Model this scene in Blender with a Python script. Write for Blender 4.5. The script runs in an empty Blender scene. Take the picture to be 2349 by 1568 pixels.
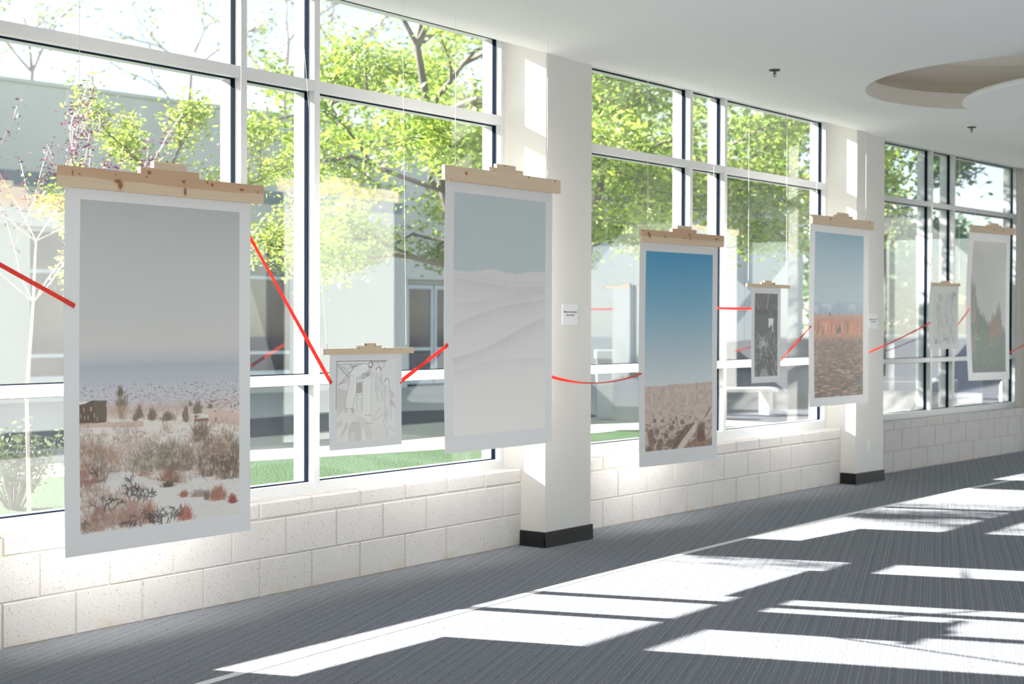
import bpy, bmesh, math, random
import numpy as np
from mathutils import Vector, Matrix
random.seed(7); RS = np.random.RandomState(11)
SC = bpy.context.scene; COL = SC.collection
PI = math.pi
# ------------------------------------------------------------------ camera
cd = bpy.data.cameras.new('camera'); cam = bpy.data.objects.new('camera', cd); COL.objects.link(cam)
CH = 1.45
cam.location = (0, 0, CH)
cam.rotation_euler = (Matrix.Rotation(math.radians(90 - 0.7077), 3, 'X') @ Matrix.Rotation(math.radians(0.15), 3, 'Z')).to_euler()
cd.sensor_width = 36; cd.lens = 3400 / 2349 * 36; cd.clip_end = 400; cd.clip_start = .05
cd.dof.use_dof = True; cd.dof.focus_distance = 7.6; cd.dof.aperture_fstop = 3.2
SC.camera = cam
# ------------------------------------------------------------------ light
SUN_AZ, SUN_EL = math.radians(-17), math.radians(24.4)        # direction the sunlight travels
trav = Vector((math.cos(SUN_AZ) * math.cos(SUN_EL), math.sin(SUN_AZ) * math.cos(SUN_EL), -math.sin(SUN_EL)))
sl = bpy.data.lights.new('sun', 'SUN'); sl.energy = 37.0; sl.angle = math.radians(0.6); sl.color = (1.0, .962, .915)
so = bpy.data.objects.new('sun', sl); COL.objects.link(so); so.rotation_euler = (-trav).to_track_quat('Z', 'Y').to_euler(); so.location = (-20, 20, 20)
W = bpy.data.worlds.new('world'); SC.world = W; W.use_nodes = True
nt = W.node_tree; nt.nodes.clear()
out = nt.nodes.new('ShaderNodeOutputWorld'); bg = nt.nodes.new('ShaderNodeBackground'); sky = nt.nodes.new('ShaderNodeTexSky')
sky.sky_type = 'NISHITA'; sky.sun_disc = False; sky.sun_elevation = SUN_EL
sky.sun_rotation = math.atan2(-trav.x, -trav.y); sky.altitude = 1500; sky.air_density = 1.0; sky.dust_density = 1.2; sky.ozone_density = 1.0
hs = nt.nodes.new('ShaderNodeHueSaturation'); hs.inputs['Saturation'].default_value = .72
nt.links.new(sky.outputs[0], hs.inputs['Color']); nt.links.new(hs.outputs[0], bg.inputs[0]); bg.inputs[1].default_value = 0.32
nt.links.new(bg.outputs[0], out.inputs[0])
def area(name, loc, to, sx, sy, power, col):
    l = bpy.data.lights.new(name, 'AREA'); l.shape = 'RECTANGLE'; l.size = sx; l.size_y = sy; l.energy = power; l.color = col
    o = bpy.data.objects.new(name, l); COL.objects.link(o); o.location = loc
    o.rotation_euler = (Vector(to) - Vector(loc)).to_track_quat('-Z', 'Z').to_euler()
    return o
FILL_COL = (1.0, .98, .95)
FILL = 34
# openings in the unseen right-hand and back walls, each with an added fill lamp
OPEN_R = [.12, .30, .48, .66, .82, (.955, .08, .95, 1.5)]       # along the right wall
OPEN_B = [.2, .5, .8]                     # along the back wall
SC.view_settings.view_transform = 'Standard'; SC.view_settings.look = 'None'; SC.view_settings.gamma = 1; SC.view_settings.use_curve_mapping = False
SC.view_settings.exposure = -0.08
try:
    SC.cycles.transparent_max_bounces = 24; SC.cycles.max_bounces = 10; SC.cycles.diffuse_bounces = 6; SC.cycles.sample_clamp_indirect = 6; SC.cycles.caustics_reflective = False
except Exception: pass

# ------------------------------------------------------------------ helpers
def tag(o, label=None, cat=None, group=None, kind=None):
    if label: o['label'] = label
    if cat: o['category'] = cat
    if group: o['group'] = group
    if kind: o['kind'] = kind
    return o
def empty(name, loc=(0, 0, 0), rz=0, parent=None):
    o = bpy.data.objects.new(name, None); COL.objects.link(o); o.empty_display_size = .1
    o.location = loc; o.rotation_euler = (0, 0, rz)
    if parent: o.parent = parent
    return o
class MB:
    def __init__(s): s.v = []; s.f = []
    def add(s, vs, fs):
        b = len(s.v); s.v += [tuple(v) for v in vs]; s.f += [tuple(b + i for i in f) for f in fs]
    def box(s, x0, x1, y0, y1, z0, z1):
        s.add([(x0,y0,z0),(x1,y0,z0),(x1,y1,z0),(x0,y1,z0),(x0,y0,z1),(x1,y0,z1),(x1,y1,z1),(x0,y1,z1)],
              [(0,3,2,1),(4,5,6,7),(0,1,5,4),(1,2,6,5),(2,3,7,6),(3,0,4,7)])
    def prism(s, poly, axis_lo, axis_hi, mp):
        n = len(poly); vs = [mp(p, axis_lo) for p in poly] + [mp(p, axis_hi) for p in poly]
        fs = [tuple(range(n)), tuple(range(2*n-1, n-1, -1))] + [(i, i+n, (i+1) % n + n, (i+1) % n) for i in range(n)]
        s.add(vs, fs)
    def tube(s, pts, rad, n=6, cap=True):
        pts = [Vector(p) for p in pts]
        if not hasattr(rad, '__len__'): rad = [rad] * len(pts)
        b = len(s.v); k = len(pts)
        for i, p in enumerate(pts):
            d = (pts[min(i+1, k-1)] - pts[max(i-1, 0)]).normalized()
            a = d.cross(Vector((0,0,1)) if abs(d.z) < .9 else Vector((1,0,0))).normalized(); c = d.cross(a)
            for j in range(n):
                t = 2*PI*j/n; q = p + (a*math.cos(t) + c*math.sin(t)) * rad[i]; s.v.append(tuple(q))
        for i in range(k-1):
            for j in range(n):
                s.f.append((b+i*n+j, b+i*n+(j+1) % n, b+(i+1)*n+(j+1) % n, b+(i+1)*n+j))
        if cap:
            s.f.append(tuple(b+j for j in range(n))[::-1]); s.f.append(tuple(b+(k-1)*n+j for j in range(n)))
    def build(s, name, mat, parent=None, smooth=False, bevel=0, loc=None):
        me = bpy.data.meshes.new(name); me.from_pydata(s.v, [], s.f); me.validate()
        bm = bmesh.new(); bm.from_mesh(me); bmesh.ops.recalc_face_normals(bm, faces=bm.faces)
        if bevel: bmesh.ops.bevel(bm, geom=bm.edges[:], offset=bevel, segments=1, affect='EDGES', clamp_overlap=True)
        bm.to_mesh(me); bm.free()
        if smooth: me.polygons.foreach_set('use_smooth', [True]*len(me.polygons))
        o = bpy.data.objects.new(name, me); COL.objects.link(o)
        if mat: me.materials.append(mat)
        if parent: o.parent = parent
        if loc: o.location = loc
        return o
def bx(name, mat, parent, x0, x1, y0, y1, z0, z1, bevel=0):
    m = MB(); m.box(x0, x1, y0, y1, z0, z1); return m.build(name, mat, parent, bevel=bevel)
# ------------------------------------------------------------------ materials
class N:
    """tiny node helper"""
    def __init__(s, name):
        s.m = bpy.data.materials.new(name); s.m.use_nodes = True; s.t = s.m.node_tree; s.b = s.t.nodes['Principled BSDF']
        s.out = s.t.nodes['Material Output']
    def n(s, ty, **kw):
        x = s.t.nodes.new(ty)
        for k, v in kw.items():
            if k.startswith('i_'):
                kk = k[2:]; kk = int(kk) if kk.isdigit() else kk.replace('_', ' ')
                if hasattr(v, 'is_output') or isinstance(v, bpy.types.NodeSocket): s.t.links.new(v, x.inputs[kk])
                else: x.inputs[kk].default_value = v
            else: setattr(x, k, v)
        return x
    def math(s, op, a, b=None, c=None, clamp=False):
        x = s.t.nodes.new('ShaderNodeMath'); x.operation = op; x.use_clamp = clamp
        for i, v in enumerate((a, b, c)):
            if v is None: continue
            if isinstance(v, bpy.types.NodeSocket): s.t.links.new(v, x.inputs[i])
            else: x.inputs[i].default_value = v
        return x.outputs[0]
    def mix(s, f, a, b, mode='MIX'):
        x = s.t.nodes.new('ShaderNodeMix'); x.data_type = 'RGBA'; x.blend_type = mode
        for i, v in ((0, f), (6, a), (7, b)):
            if isinstance(v, bpy.types.NodeSocket): s.t.links.new(v, x.inputs[i])
            else: x.inputs[i].default_value = v if i == 0 else (*v, 1)
        return x.outputs[2]
    def noise(s, vec, scale, detail=3, rough=.5, out='Fac'):
        x = s.n('ShaderNodeTexNoise', i_Scale=scale, i_Detail=detail, i_Roughness=rough)
        if vec is not None: s.t.links.new(vec, x.inputs['Vector'])
        return x.outputs[out]
    def ramp(s, f, lo, hi):
        x = s.n('ShaderNodeMapRange', i_1=lo, i_2=hi); s.t.links.new(f, x.inputs[0]); return x.outputs[0]
    def bump(s, h, strength=.3, dist=.005):
        x = s.n('ShaderNodeBump', i_Strength=strength, i_Distance=dist); s.t.links.new(h, x.inputs['Height']); s.t.links.new(x.outputs[0], s.b.inputs['Normal'])
    def color(s, c):
        if isinstance(c, bpy.types.NodeSocket): s.t.links.new(c, s.b.inputs['Base Color'])
        else: s.b.inputs['Base Color'].default_value = (*c, 1)
    def obj(s): return s.n('ShaderNodeTexCoord').outputs['Object']
    def pos(s): return s.n('ShaderNodeNewGeometry').outputs['Position']
    def rough(s, r): s.b.inputs['Roughness'].default_value = r
def simple(name, c, rough=.6, metal=0, spec=.5, var=0, scale=8):
    k = N(name); k.rough(rough); k.b.inputs['Metallic'].default_value = metal; k.b.inputs['Specular IOR Level'].default_value = spec
    if var:
        f = k.noise(k.obj(), scale, 4)
        k.color(k.mix(f, tuple(x*(1-var) for x in c), tuple(min(1, x*(1+var)) for x in c)))
    else: k.color(c)
    return k.m
def srgb(r, g, b):
    f = lambda x: (x/255/12.92) if x/255 <= .04045 else ((x/255+.055)/1.055)**2.4
    return (f(r), f(g), f(b))
M = {}
M['ceiling'] = simple('ceiling_paint', (.88, .88, .87), .9, spec=.2, var=.015, scale=3)
M['cove'] = simple('cove_paint', (.90, .85, .77), .9, spec=.2)
M['column'] = simple('column_paint', (.75, .735, .70), .75, spec=.3, var=.01, scale=4)
M['wall'] = simple('wall_paint', (.78, .77, .74), .85, spec=.3)
M['base'] = simple('black_rubber', (.012, .011, .012), .45, spec=.4)
M['frame'] = simple('window_metal', (.57, .585, .60), .42, spec=.5)
M['gasket'] = simple('dark_gasket', (.004, .010, .022), .9, spec=.05)
M['mortar'] = simple('mortar', (.60, .57, .52), .95, spec=.1, var=.06, scale=30)
M['string'] = simple('nylon_cord', (.9, .9, .9), .4)
M['hook'] = simple('hook_metal', (.35, .35, .34), .55, metal=.6)
M['red'] = None
M['tape'] = simple('white_floor_tape', (.82, .83, .84), .5)
M['brass'] = simple('sprinkler_metal', (.25, .16, .10), .4, metal=.6)
M['dark'] = simple('dark_metal', (.05, .05, .05), .5)
M['facade'] = simple('facade_stucco', (.67, .67, .62), .9, spec=.2, var=.03, scale=.6)
M['band'] = simple('facade_metal_band', (.25, .30, .32), .5)
M['store'] = simple('storefront_metal', (.55, .62, .66), .4)
M['darkglass'] = simple('dark_storefront_glass', (.02, .028, .035), .05, spec=.4, var=.3, scale=.8)
M['concrete'] = simple('concrete', (.52, .50, .46), .9, spec=.2, var=.08, scale=1.5)
M['asphalt'] = simple('asphalt', (.085, .092, .108), .9, spec=.2, var=.15, scale=2)
M['whitec'] = simple('white_concrete', (.72, .70, .66), .85, spec=.2, var=.05, scale=3)
M['planter'] = simple('planter_concrete', (.13, .14, .16), .9, var=.1, scale=3)
M['bin'] = simple('bin_metal', (.32, .36, .40), .5, var=.05)
M['outlet'] = simple('outlet_plastic', (.78, .77, .73), .4)
M['letters'] = simple('letter_metal', (.94, .95, .97), .4)
M['ink'] = simple('sign_ink', (.05, .05, .05), .8)
M['card'] = simple('sign_card', (.84, .85, .86), .6)
# concrete block: painted, speckled, pitted
k = N('painted_block'); k.rough(.9); k.b.inputs['Specular IOR Level'].default_value = .2
o_ = k.pos()
sp = k.ramp(k.noise(o_, 105, 2, .65), .62, .68); f1 = k.noise(o_, 3.0, 4)
oi = k.n('ShaderNodeObjectInfo').outputs['Random']
c = k.mix(f1, (.60, .578, .565), (.68, .662, .655)); c = k.mix(k.math('MULTIPLY', oi, .25), c, (.64, .605, .575))
c = k.mix(sp, c, (.36, .32, .27))
sepz = k.n('ShaderNodeSeparateXYZ'); k.t.links.new(o_, sepz.inputs[0])
low = k.math('MULTIPLY', k.ramp(sepz.outputs[2], .07, 0.0), k.ramp(k.noise(o_, 7, 3), .45, .7))
c = k.mix(k.math('MULTIPLY', low, .5), c, (.55, .42, .24))
k.color(c); k.bump(k.noise(o_, 120, 3, .7), .5, .004); M['block'] = k.m
# carpet: ribbed loop carpet, thin pale stripes, dark and reddish flecks
k = N('ribbed_carpet'); k.rough(.95); k.b.inputs['Specular IOR Level'].default_value = .1
mp = k.n('ShaderNodeMapping'); mp.inputs['Rotation'].default_value = (0, 0, math.radians(16)); k.t.links.new(k.pos(), mp.inputs[0])
sx = k.n('ShaderNodeSeparateXYZ'); k.t.links.new(mp.outputs[0], sx.inputs[0]); X, Y = sx.outputs[0], sx.outputs[1]
def stripe(co, period, width, off=0.):
    ph = k.math('FRACT', k.math('ADD', k.math('DIVIDE', co, period), off))
    d = k.math('ABSOLUTE', k.math('SUBTRACT', ph, .5))
    return k.ramp(d, width, width * .35)
s1 = stripe(X, .052, .075); s2 = stripe(X, .052, .06, .33); s3 = stripe(X, .083, .05, .2)
st = k.math('MINIMUM', k.math('ADD', k.math('ADD', s1, k.math('MULTIPLY', s2, .8)), k.math('MULTIPLY', s3, .7)), 1.0)
gap = k.ramp(k.noise(mp.outputs[0], 60, 2), .3, .6)
st = k.math('MULTIPLY', st, gap)
cross = k.math('MULTIPLY', stripe(Y, .034, .16), .55)
wv = k.noise(mp.outputs[0], 220, 2, .6)
c = k.mix(wv, (.20, .215, .245), (.27, .285, .315)); c = k.mix(k.math('MULTIPLY', st, .6), c, (.46, .465, .48))
c = k.mix(k.math('MULTIPLY', cross, k.math('SUBTRACT', 1.0, st)), c, (.145, .155, .18))
# dark / red flecks in rows
mp2 = k.n('ShaderNodeMapping'); mp2.inputs['Scale'].default_value = (75, 34, 1); k.t.links.new(mp.outputs[0], mp2.inputs[0])
fl1 = k.math('MULTIPLY', k.ramp(k.noise(mp2.outputs[0], 1.0, 0), .62, .68), stripe(X, .104, .12, .1))
c = k.mix(k.math('MULTIPLY', fl1, .42), c, (.12, .06, .065))
k.color(c); k.bump(k.math('ADD', k.math('MULTIPLY', st, .5), wv), .5, .003); M['carpet'] = k.m
# glass: thin, with a faint diffuse veil standing in for glare
k = N('window_glass'); k.t.nodes.remove(k.b)
tr = k.n('ShaderNodeBsdfTransparent'); tr.inputs[0].default_value = (.985, .985, .975, 1)
gl = k.n('ShaderNodeBsdfGlossy'); gl.inputs['Roughness'].default_value = 0.0; gl.inputs[0].default_value = (.97, 1, 1, 1)
df = k.n('ShaderNodeBsdfDiffuse'); df.inputs[0].default_value = (.95, .96, 1, 1)
tl = k.n('ShaderNodeBsdfTranslucent'); tl.inputs[0].default_value = (.95, .96, 1, 1)
geo_ = k.n('ShaderNodeNewGeometry'); dot = k.n('ShaderNodeVectorMath', operation='DOT_PRODUCT')
k.t.links.new(geo_.outputs['Incoming'], dot.inputs[0]); k.t.links.new(geo_.outputs['Normal'], dot.inputs[1])
frv = k.math('ADD', .045, k.math('MULTIPLY', .95, k.math('POWER', k.math('SUBTRACT', 1.0, k.math('ABSOLUTE', dot.outputs['Value']), clamp=True), 5.0)), clamp=True)   # same from both sides of the thin pane
m1 = k.n('ShaderNodeMixShader'); m2 = k.n('ShaderNodeMixShader'); m3 = k.n('ShaderNodeMixShader'); m3.inputs[0].default_value = .5
k.t.links.new(frv, m1.inputs[0]); k.t.links.new(tr.outputs[0], m1.inputs[1]); k.t.links.new(gl.outputs[0], m1.inputs[2])
veil = k.math('MULTIPLY', k.ramp(k.noise(k.pos(), 2.5, 4), .3, .8), .008); veil = k.math('ADD', veil, .001)
k.t.links.new(veil, m2.inputs[0]); k.t.links.new(m1.outputs[0], m2.inputs[1])
k.t.links.new(df.outputs[0], m3.inputs[1]); k.t.links.new(tl.outputs[0], m3.inputs[2]); k.t.links.new(m3.outputs[0], m2.inputs[2])
k.t.links.new(m2.outputs[0], k.out.inputs[0]); M['glass'] = k.m
# grass
k = N('lawn'); k.rough(.95); k.b.inputs['Specular IOR Level'].default_value = .1
f = k.noise(k.pos(), 1.2, 4); f2 = k.noise(k.pos(), 45, 2)
k.color(k.mix(f2, k.mix(f, (.022, .062, .03), (.055, .105, .045)), (.085, .14, .07))); k.bump(f2, .8, .03); M['lawn'] = k.m
def leafmat(name, c1, c2, trans=.45):
    k = N(name); k.rough(.55); geo = k.n('ShaderNodeNewGeometry')
    r = geo.outputs['Random Per Island']; c = k.mix(r, c1, c2); k.color(c)
    t = k.n('ShaderNodeBsdfTranslucent'); k.t.links.new(c, t.inputs[0]); mx = k.n('ShaderNodeMixShader'); mx.inputs[0].default_value = trans
    k.t.links.new(k.b.outputs[0], mx.inputs[1]); k.t.links.new(t.outputs[0], mx.inputs[2]); k.t.links.new(mx.outputs[0], k.out.inputs[0]); return k.m
k = N('red_satin_ribbon'); k.rough(.45); k.color((.93, .075, .05)); t = k.n('ShaderNodeBsdfTranslucent'); t.inputs[0].default_value = (.95, .08, .05, 1)
mx = k.n('ShaderNodeMixShader'); mx.inputs[0].default_value = .4; k.t.links.new(k.b.outputs[0], mx.inputs[1]); k.t.links.new(t.outputs[0], mx.inputs[2]); k.t.links.new(mx.outputs[0], k.out.inputs[0]); M['red'] = k.m
M['leaf'] = leafmat('locust_leaf', (.15, .28, .038), (.40, .48, .08))
M['leafl'] = leafmat('pale_leaf', (.22, .30, .12), (.38, .46, .20))
M['leafy'] = leafmat('young_leaf', (.20, .30, .05), (.38, .44, .10))
M['leafp'] = leafmat('plum_leaf', (.07, .022, .06), (.17, .06, .10), .3)
M['leafd'] = leafmat('dark_leaf', (.05, .12, .05), (.14, .26, .10), .3)
M['leafg'] = leafmat('greygreen_leaf', (.08, .12, .07), (.18, .22, .12), .3)
M['bark'] = simple('bark', (.10, .085, .07), .9, var=.3, scale=12)
M['barkl'] = simple('pale_bark', (.42, .38, .36), .85, var=.15, scale=12)
def woodmat(name, knots, band=None, L=1.2):
    """clear pine: grain along object X, knots at (x, z, rx, rz); band = height of a redder upper stripe"""
    k = N(name); k.rough(.6); k.b.inputs['Specular IOR Level'].default_value = .3
    o = k.obj(); sp_ = k.n('ShaderNodeSeparateXYZ'); k.t.links.new(o, sp_.inputs[0]); x, z = sp_.outputs[0], sp_.outputs[2]
    m_ = k.n('ShaderNodeMapping'); m_.inputs['Scale'].default_value = (2.2, 12, 60); k.t.links.new(o, m_.inputs[0])
    g = k.noise(m_.outputs[0], 1.0, 4, .55)
    c = k.mix(g, (.68, .52, .35), (.80, .65, .47))
    if band is not None:
        zz = k.math('ADD', z, k.math('MULTIPLY', k.math('SUBTRACT', k.noise(o, 3.0, 1), .5), .03))
        fb = k.ramp(zz, band - .003, band + .003)
        fb2 = k.math('MULTIPLY', fb, k.ramp(z, band + .075, band + .066))
        c = k.mix(k.math('MULTIPLY', fb2, .75), c, k.mix(g, (.52, .30, .17), (.66, .42, .26)))
    for (kx, kz, rx, rz) in knots:
        dx = k.math('DIVIDE', k.math('SUBTRACT', x, kx), rx); dz = k.math('DIVIDE', k.math('SUBTRACT', z, kz), rz)
        d = k.math('SQRT', k.math('ADD', k.math('MULTIPLY', dx, dx), k.math('MULTIPLY', dz, dz)))
        d = k.math('ADD', d, k.math('MULTIPLY', k.math('SUBTRACT', g, .5), .6))
        c = k.mix(k.math('MULTIPLY', k.ramp(d, 2.1, .9), .45), c, (.50, .27, .13)); c = k.mix(k.math('MULTIPLY', k.ramp(d, 1.15, .75), .85), c, (.25, .10, .045))
    k.color(c); return k.m
def attrmat(name, rough=.33, spec=.5):
    k = N(name); a = k.n('ShaderNodeAttribute'); a.attribute_name = 'print'; k.t.links.new(a.outputs['Color'], k.b.inputs['Base Color'])
    k.rough(rough); k.b.inputs['Specular IOR Level'].default_value = spec
    k.bump(k.noise(k.obj(), 3.0, 2), .12, .02)
    return k.m
M['glossy'] = attrmat('satin_photo_paper', .22, .38); M['matte'] = attrmat('matte_art_paper', .5, .35)

# ------------------------------------------------------------------ the curved window wall: straight bays
def mkbay(ax, ay, ang):
    a = math.radians(ang); u = Vector((math.cos(a), math.sin(a))); n = Vector((-u.y, u.x)); return (Vector((ax, ay)), u, n, a)
BAY = {0: mkbay(-2.2544, 6.5472, 53.67), 1: mkbay(.5832, 10.4396, 51.84), 2: mkbay(3.6056, 14.3838, 49.29)}
a0, u0, n0, _ = BAY[0]
e_ = a0 + u0 * (-.68); um = mkbay(0, 0, 55.5)
BAY[-1] = mkbay(*(e_ - um[1] * 3.99), 55.5)
a2, u2, n2, _ = BAY[2]
b3 = a2 + u2 * 4.30; u3 = mkbay(0, 0, 47.0); BAY[3] = mkbay(*(b3 + u3[1] * .17), 47.0)
def bp(k, s, off, z=None):
    a, u, n, _ = BAY[k]; p = a + u * s + n * off
    return Vector((p.x, p.y, z)) if z is not None else p
# s of left jamb outer edge, mullion centres, right jamb outer edge; heights: sill top, low rail lo/hi, transom lo/hi, head bottom, ceiling at window
SPEC = {-1: (-.20, 1.57, 2.127, 3.898, .556, 1.10, 1.158, 2.750, 2.812, 3.305, 3.340),
        0: (-.20, 1.570, 2.127, 3.898, .556, 1.104, 1.162, 2.750, 2.811, 3.305, 3.340),
        1: (-.25, 1.500, 2.040, 3.885, .578, 1.090, 1.152, 2.682, 2.740, 3.277, 3.308),
        2: (-.39, 1.335, 1.880, 3.600, .562, 1.060, 1.106, 2.680, 2.728, 3.248, 3.275),
        3: (-.16, 1.6, 2.15, 3.95, .556, 1.06, 1.11, 2.68, 2.73, 3.24, 3.27)}
F0, FG, F1 = .13, .192, .285      # frame front, glass, frame outer face (distance outwards from the block face)
FW = .045
def window(k, num):
    sL, m1_, m2_, sR, zs, l0, l1, t0, t1, hd, cz = SPEC[k]; a, u, n, ang = BAY[k]
    r = empty('window_%d' % num, (a.x, a.y, 0), ang); tag(r, kind='structure')
    top = cz + .03
    bx('sill_rail', M['frame'], r, sL, sR, F0, F1, .500, zs)
    bx('head_rail', M['frame'], r, sL, sR, F0, F1, hd + .016, top)
    for s0, s1 in ((sL, sL + .042), (sR - .042, sR)): bx('jamb', M['frame'], r, s0, s1, F0 + .001, F1 - .001, zs, hd + .016)
    for c in (m1_, m2_): bx('mullion', M['frame'], r, c - FW/2, c + FW/2, F0 - .002, F1 + .001, zs - .002, hd + .018)
    edges = [(sL + .042, m1_ - FW/2), (m1_ + FW/2, m2_ - FW/2), (m2_ + FW/2, sR - .042)]
    rows = [(zs, l0), (l1, t0), (t1, hd + .016)]
    for i, (s0, s1) in enumerate(edges):
        bx('low_rail', M['frame'], r, s0, s1, F0, F1, l0, l1); bx('transom', M['frame'], r, s0, s1, F0, F1, t0, t1)
        for j, (z0, z1) in enumerate(rows):
            g = bx('pane', M['glass'], r, s0 + .004, s1 - .004, FG, FG + .006, z0 + .004, z1 - .004)
            w = .0045; q = MB(); y0, y1 = FG - .019, FG + .010
            q.box(s0, s0 + w, y0, y1, z0, z1); q.box(s1 - w, s1, y0, y1, z0, z1)
            q.box(s0 + w, s1 - w, y0, y1, z0, z0 + w); q.box(s0 + w, s1 - w, y0, y1, z1 - w, z1)
            q.build('gasket', M['gasket'], r)
    return r
for k, num in ((0, 1), (1, 2), (2, 3), (-1, 4)): window(k, num)

# ------------------------------------------------------------------ low concrete block walls
def block_mesh(L, h, ch, depth=.16):
    """front face at y=0 looking to -y, chamfered front edges, flat top"""
    c = ch; m = MB(); d = depth; L2 = L
    outer = [(0, 0), (L2, 0), (L2, h), (0, h)]; inner = [(c, c), (L2 - c, c), (L2 - c, h - c), (c, h - c)]
    vs = [(x, c, z) for x, z in outer] + [(x, 0, z) for x, z in inner] + [(x, d, z) for x, z in outer]
    m.add(vs, [(4, 5, 6, 7)] + [(i, (i+1) % 4, (i+1) % 4 + 4, i + 4) for i in range(4)] + [(i, i + 8, (i+1) % 4 + 8, (i+1) % 4) for i in range(4)] + [(8, 11, 10, 9)])
    return m
BM_CACHE = {}
def block(parent, s0, s1, z0, z1, cap):
    key = (round(s1 - s0, 3), round(z1 - z0, 3), cap)
    if key not in BM_CACHE:
        o = block_mesh(s1 - s0, z1 - z0, .008 if cap else .004, .30 if cap else .14).build('concrete_block', M['block'], parent); BM_CACHE[key] = o.data
    else:
        o = bpy.data.objects.new('concrete_block', BM_CACHE[key]); COL.objects.link(o); o.parent = parent
    o.location = (s0, random.uniform(-.0015, .0015), z0); return o
PER = .3915
JB = {-1: (.10, .30), 0: (0.0, .195), 1: (.106, .299), 2: (.23, .037)}
wl_top = .5
def block_wall(k, smin, smax, name):
    a, u, n, ang = BAY[k]; r = empty(name, (a.x, a.y, 0), ang); tag(r, kind='structure')
    bx('mortar', M['mortar'], r, smin, smax, .0055, .26, 0, .494)
    jb, jm = JB[k]; per = PER if k < 1 else (.3805 if k == 1 else .376); g = .0045
    for z0, z1, j, cap in ((.004, .201, jb, False), (.207, .404, jm, False), (.411, .5, jb, True)):
        s = j - 3 * per
        while s < smax:
            s0, s1 = max(s + g, smin), min(s + per - g, smax)
            if s1 - s0 > .03: block(r, round(s0, 3), round(s1, 3), z0, z1, cap)
            s += per
    return r
for k, lo, hi in ((-1, -.6, 4.02), (0, -.19, 4.02), (1, -.19, 3.98), (2, -.30, 3.84)): block_wall(k, lo, hi, 'wall_left')

# ------------------------------------------------------------------ columns with black base
def column(cx_, cy_, ex, ey, back, label=None):
    c = Vector((cx_, cy_)); e = Vector((ex, ey)); w = (e - c).length; ang = math.atan2(e.y - c.y, e.x - c.x)
    r = empty('column', (c.x, c.y, 0), ang); tag(r, kind='structure')
    bx('shaft', M['column'], r, 0, w, 0, back, 0, 3.42)
    b = MB(); t = .012
    b.box(-t, w + t, -t, 0, .004, .100); b.box(-t, 0, 0, .245, .004, .100); b.box(w, w + t, 0, .245, .004, .100)
    b.box(-t, w + t, -t - .002, 0, 0, .066); b.box(-t - .002, 0, 0, .245, 0, .066)
    tag(b.build('baseboard', M['base'], r), 'black rubber base strip')
    return r
C1 = (.2166, 9.579); E1 = (.5326, 9.989); C2 = (3.1135, 13.4196); E2 = (3.4602, 13.8025)
column(*C1, *E1, .45); column(*C2, *E2, .45)
p = bp(0, -.72, -.2); q = bp(0, -.19, -.2); column(p.x, p.y, q.x, q.y, .45)
p = bp(2, 3.72, -.2); q = p + u3[1] * .52; column(p.x, p.y, q.x, q.y, .45)

for k in (-1, 0, 1, 2):        # solid wall between one window and the next, behind each column
    P6 = [bp(k, SPEC[k][3], F0 + .004), bp(k + 1, SPEC[k+1][0], F0 + .004), bp(k + 1, SPEC[k+1][0], F1 + .01), bp(k, SPEC[k][3], F1 + .01)]
    m = MB(); m.prism([(p.x, p.y) for p in P6], .0, 3.75, lambda p, z: (p[0], p[1], z)); tag(m.build('pier', M['column']), kind='structure')

# ------------------------------------------------------------------ room shell
CZ = 3.19
FAR = [(11.2, 20.6), (17.5, 13.0), (11, -8), (-6.5, -7.5)]
edge_in, edge_out, edge_z = [], [], []
for k in (-1, 0, 1, 2, 3):
    sL, sR = SPEC[k][0], SPEC[k][3]
    ss = (-2.2, sR + .1) if k == -1 else ((sL - .1, sR + .1) if k < 3 else (sL - .1, 6.0))
    for s in ss:
        edge_in.append(bp(k, s, -.215)); edge_out.append(bp(k, s, F1 + .02)); edge_z.append(SPEC[k][10])
floor_poly = [bp(-1, -2.2, .1)] + [bp(k, s, .1) for k in (-1, 0, 1, 2, 3) for s in ((0, 4.0) if k < 3 else (0, 6.0))] + [Vector(f) for f in FAR]
m = MB(); m.prism([(p.x, p.y) for p in floor_poly], 0, -.12, lambda p, z: (p[0], p[1], z)); tag(m.build('floor', M['carpet']), kind='structure')
# ceiling: flat part with a round opening, curving up to the window head
RC, RR = Vector((3.854, 10.732)), 1.273
bm = bmesh.new()
outer = [bm.verts.new((p.x, p.y, CZ)) for p in edge_in] + [bm.verts.new((f[0], f[1], CZ)) for f in FAR]
for i in range(len(outer)): bm.edges.new((outer[i], outer[(i+1) % len(outer)]))
NC = 96; circ = [bm.verts.new((RC.x + RR*math.cos(2*PI*i/NC), RC.y + RR*math.sin(2*PI*i/NC), CZ)) for i in range(NC)]
for i in range(NC): bm.edges.new((circ[i], circ[(i+1) % NC]))
bmesh.ops.triangle_fill(bm, edges=bm.edges[:], use_beauty=True)
STEP = 10; prev = outer[:len(edge_in)]
for j in range(1, STEP + 1):
    t = j / STEP; row = []
    for i, (pi, po, ez) in enumerate(zip(edge_in, edge_out, edge_z)):
        p = pi.lerp(po, t); z = CZ + (ez - CZ) * min(1, math.sin(min(1, t*1.2) * PI / 2))
        row.append(bm.verts.new((p.x, p.y, z)))
    for i in range(len(row) - 1): bm.faces.new((prev[i], prev[i+1], row[i+1], row[i])).smooth = True
    prev = row
bmesh.ops.recalc_face_normals(bm, faces=bm.faces)
me = bpy.data.meshes.new('ceiling'); bm.to_mesh(me); bm.free(); me.materials.append(M['ceiling'])
ceil = bpy.data.objects.new('ceiling', me); COL.objects.link(ceil); tag(ceil, kind='structure')
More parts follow.
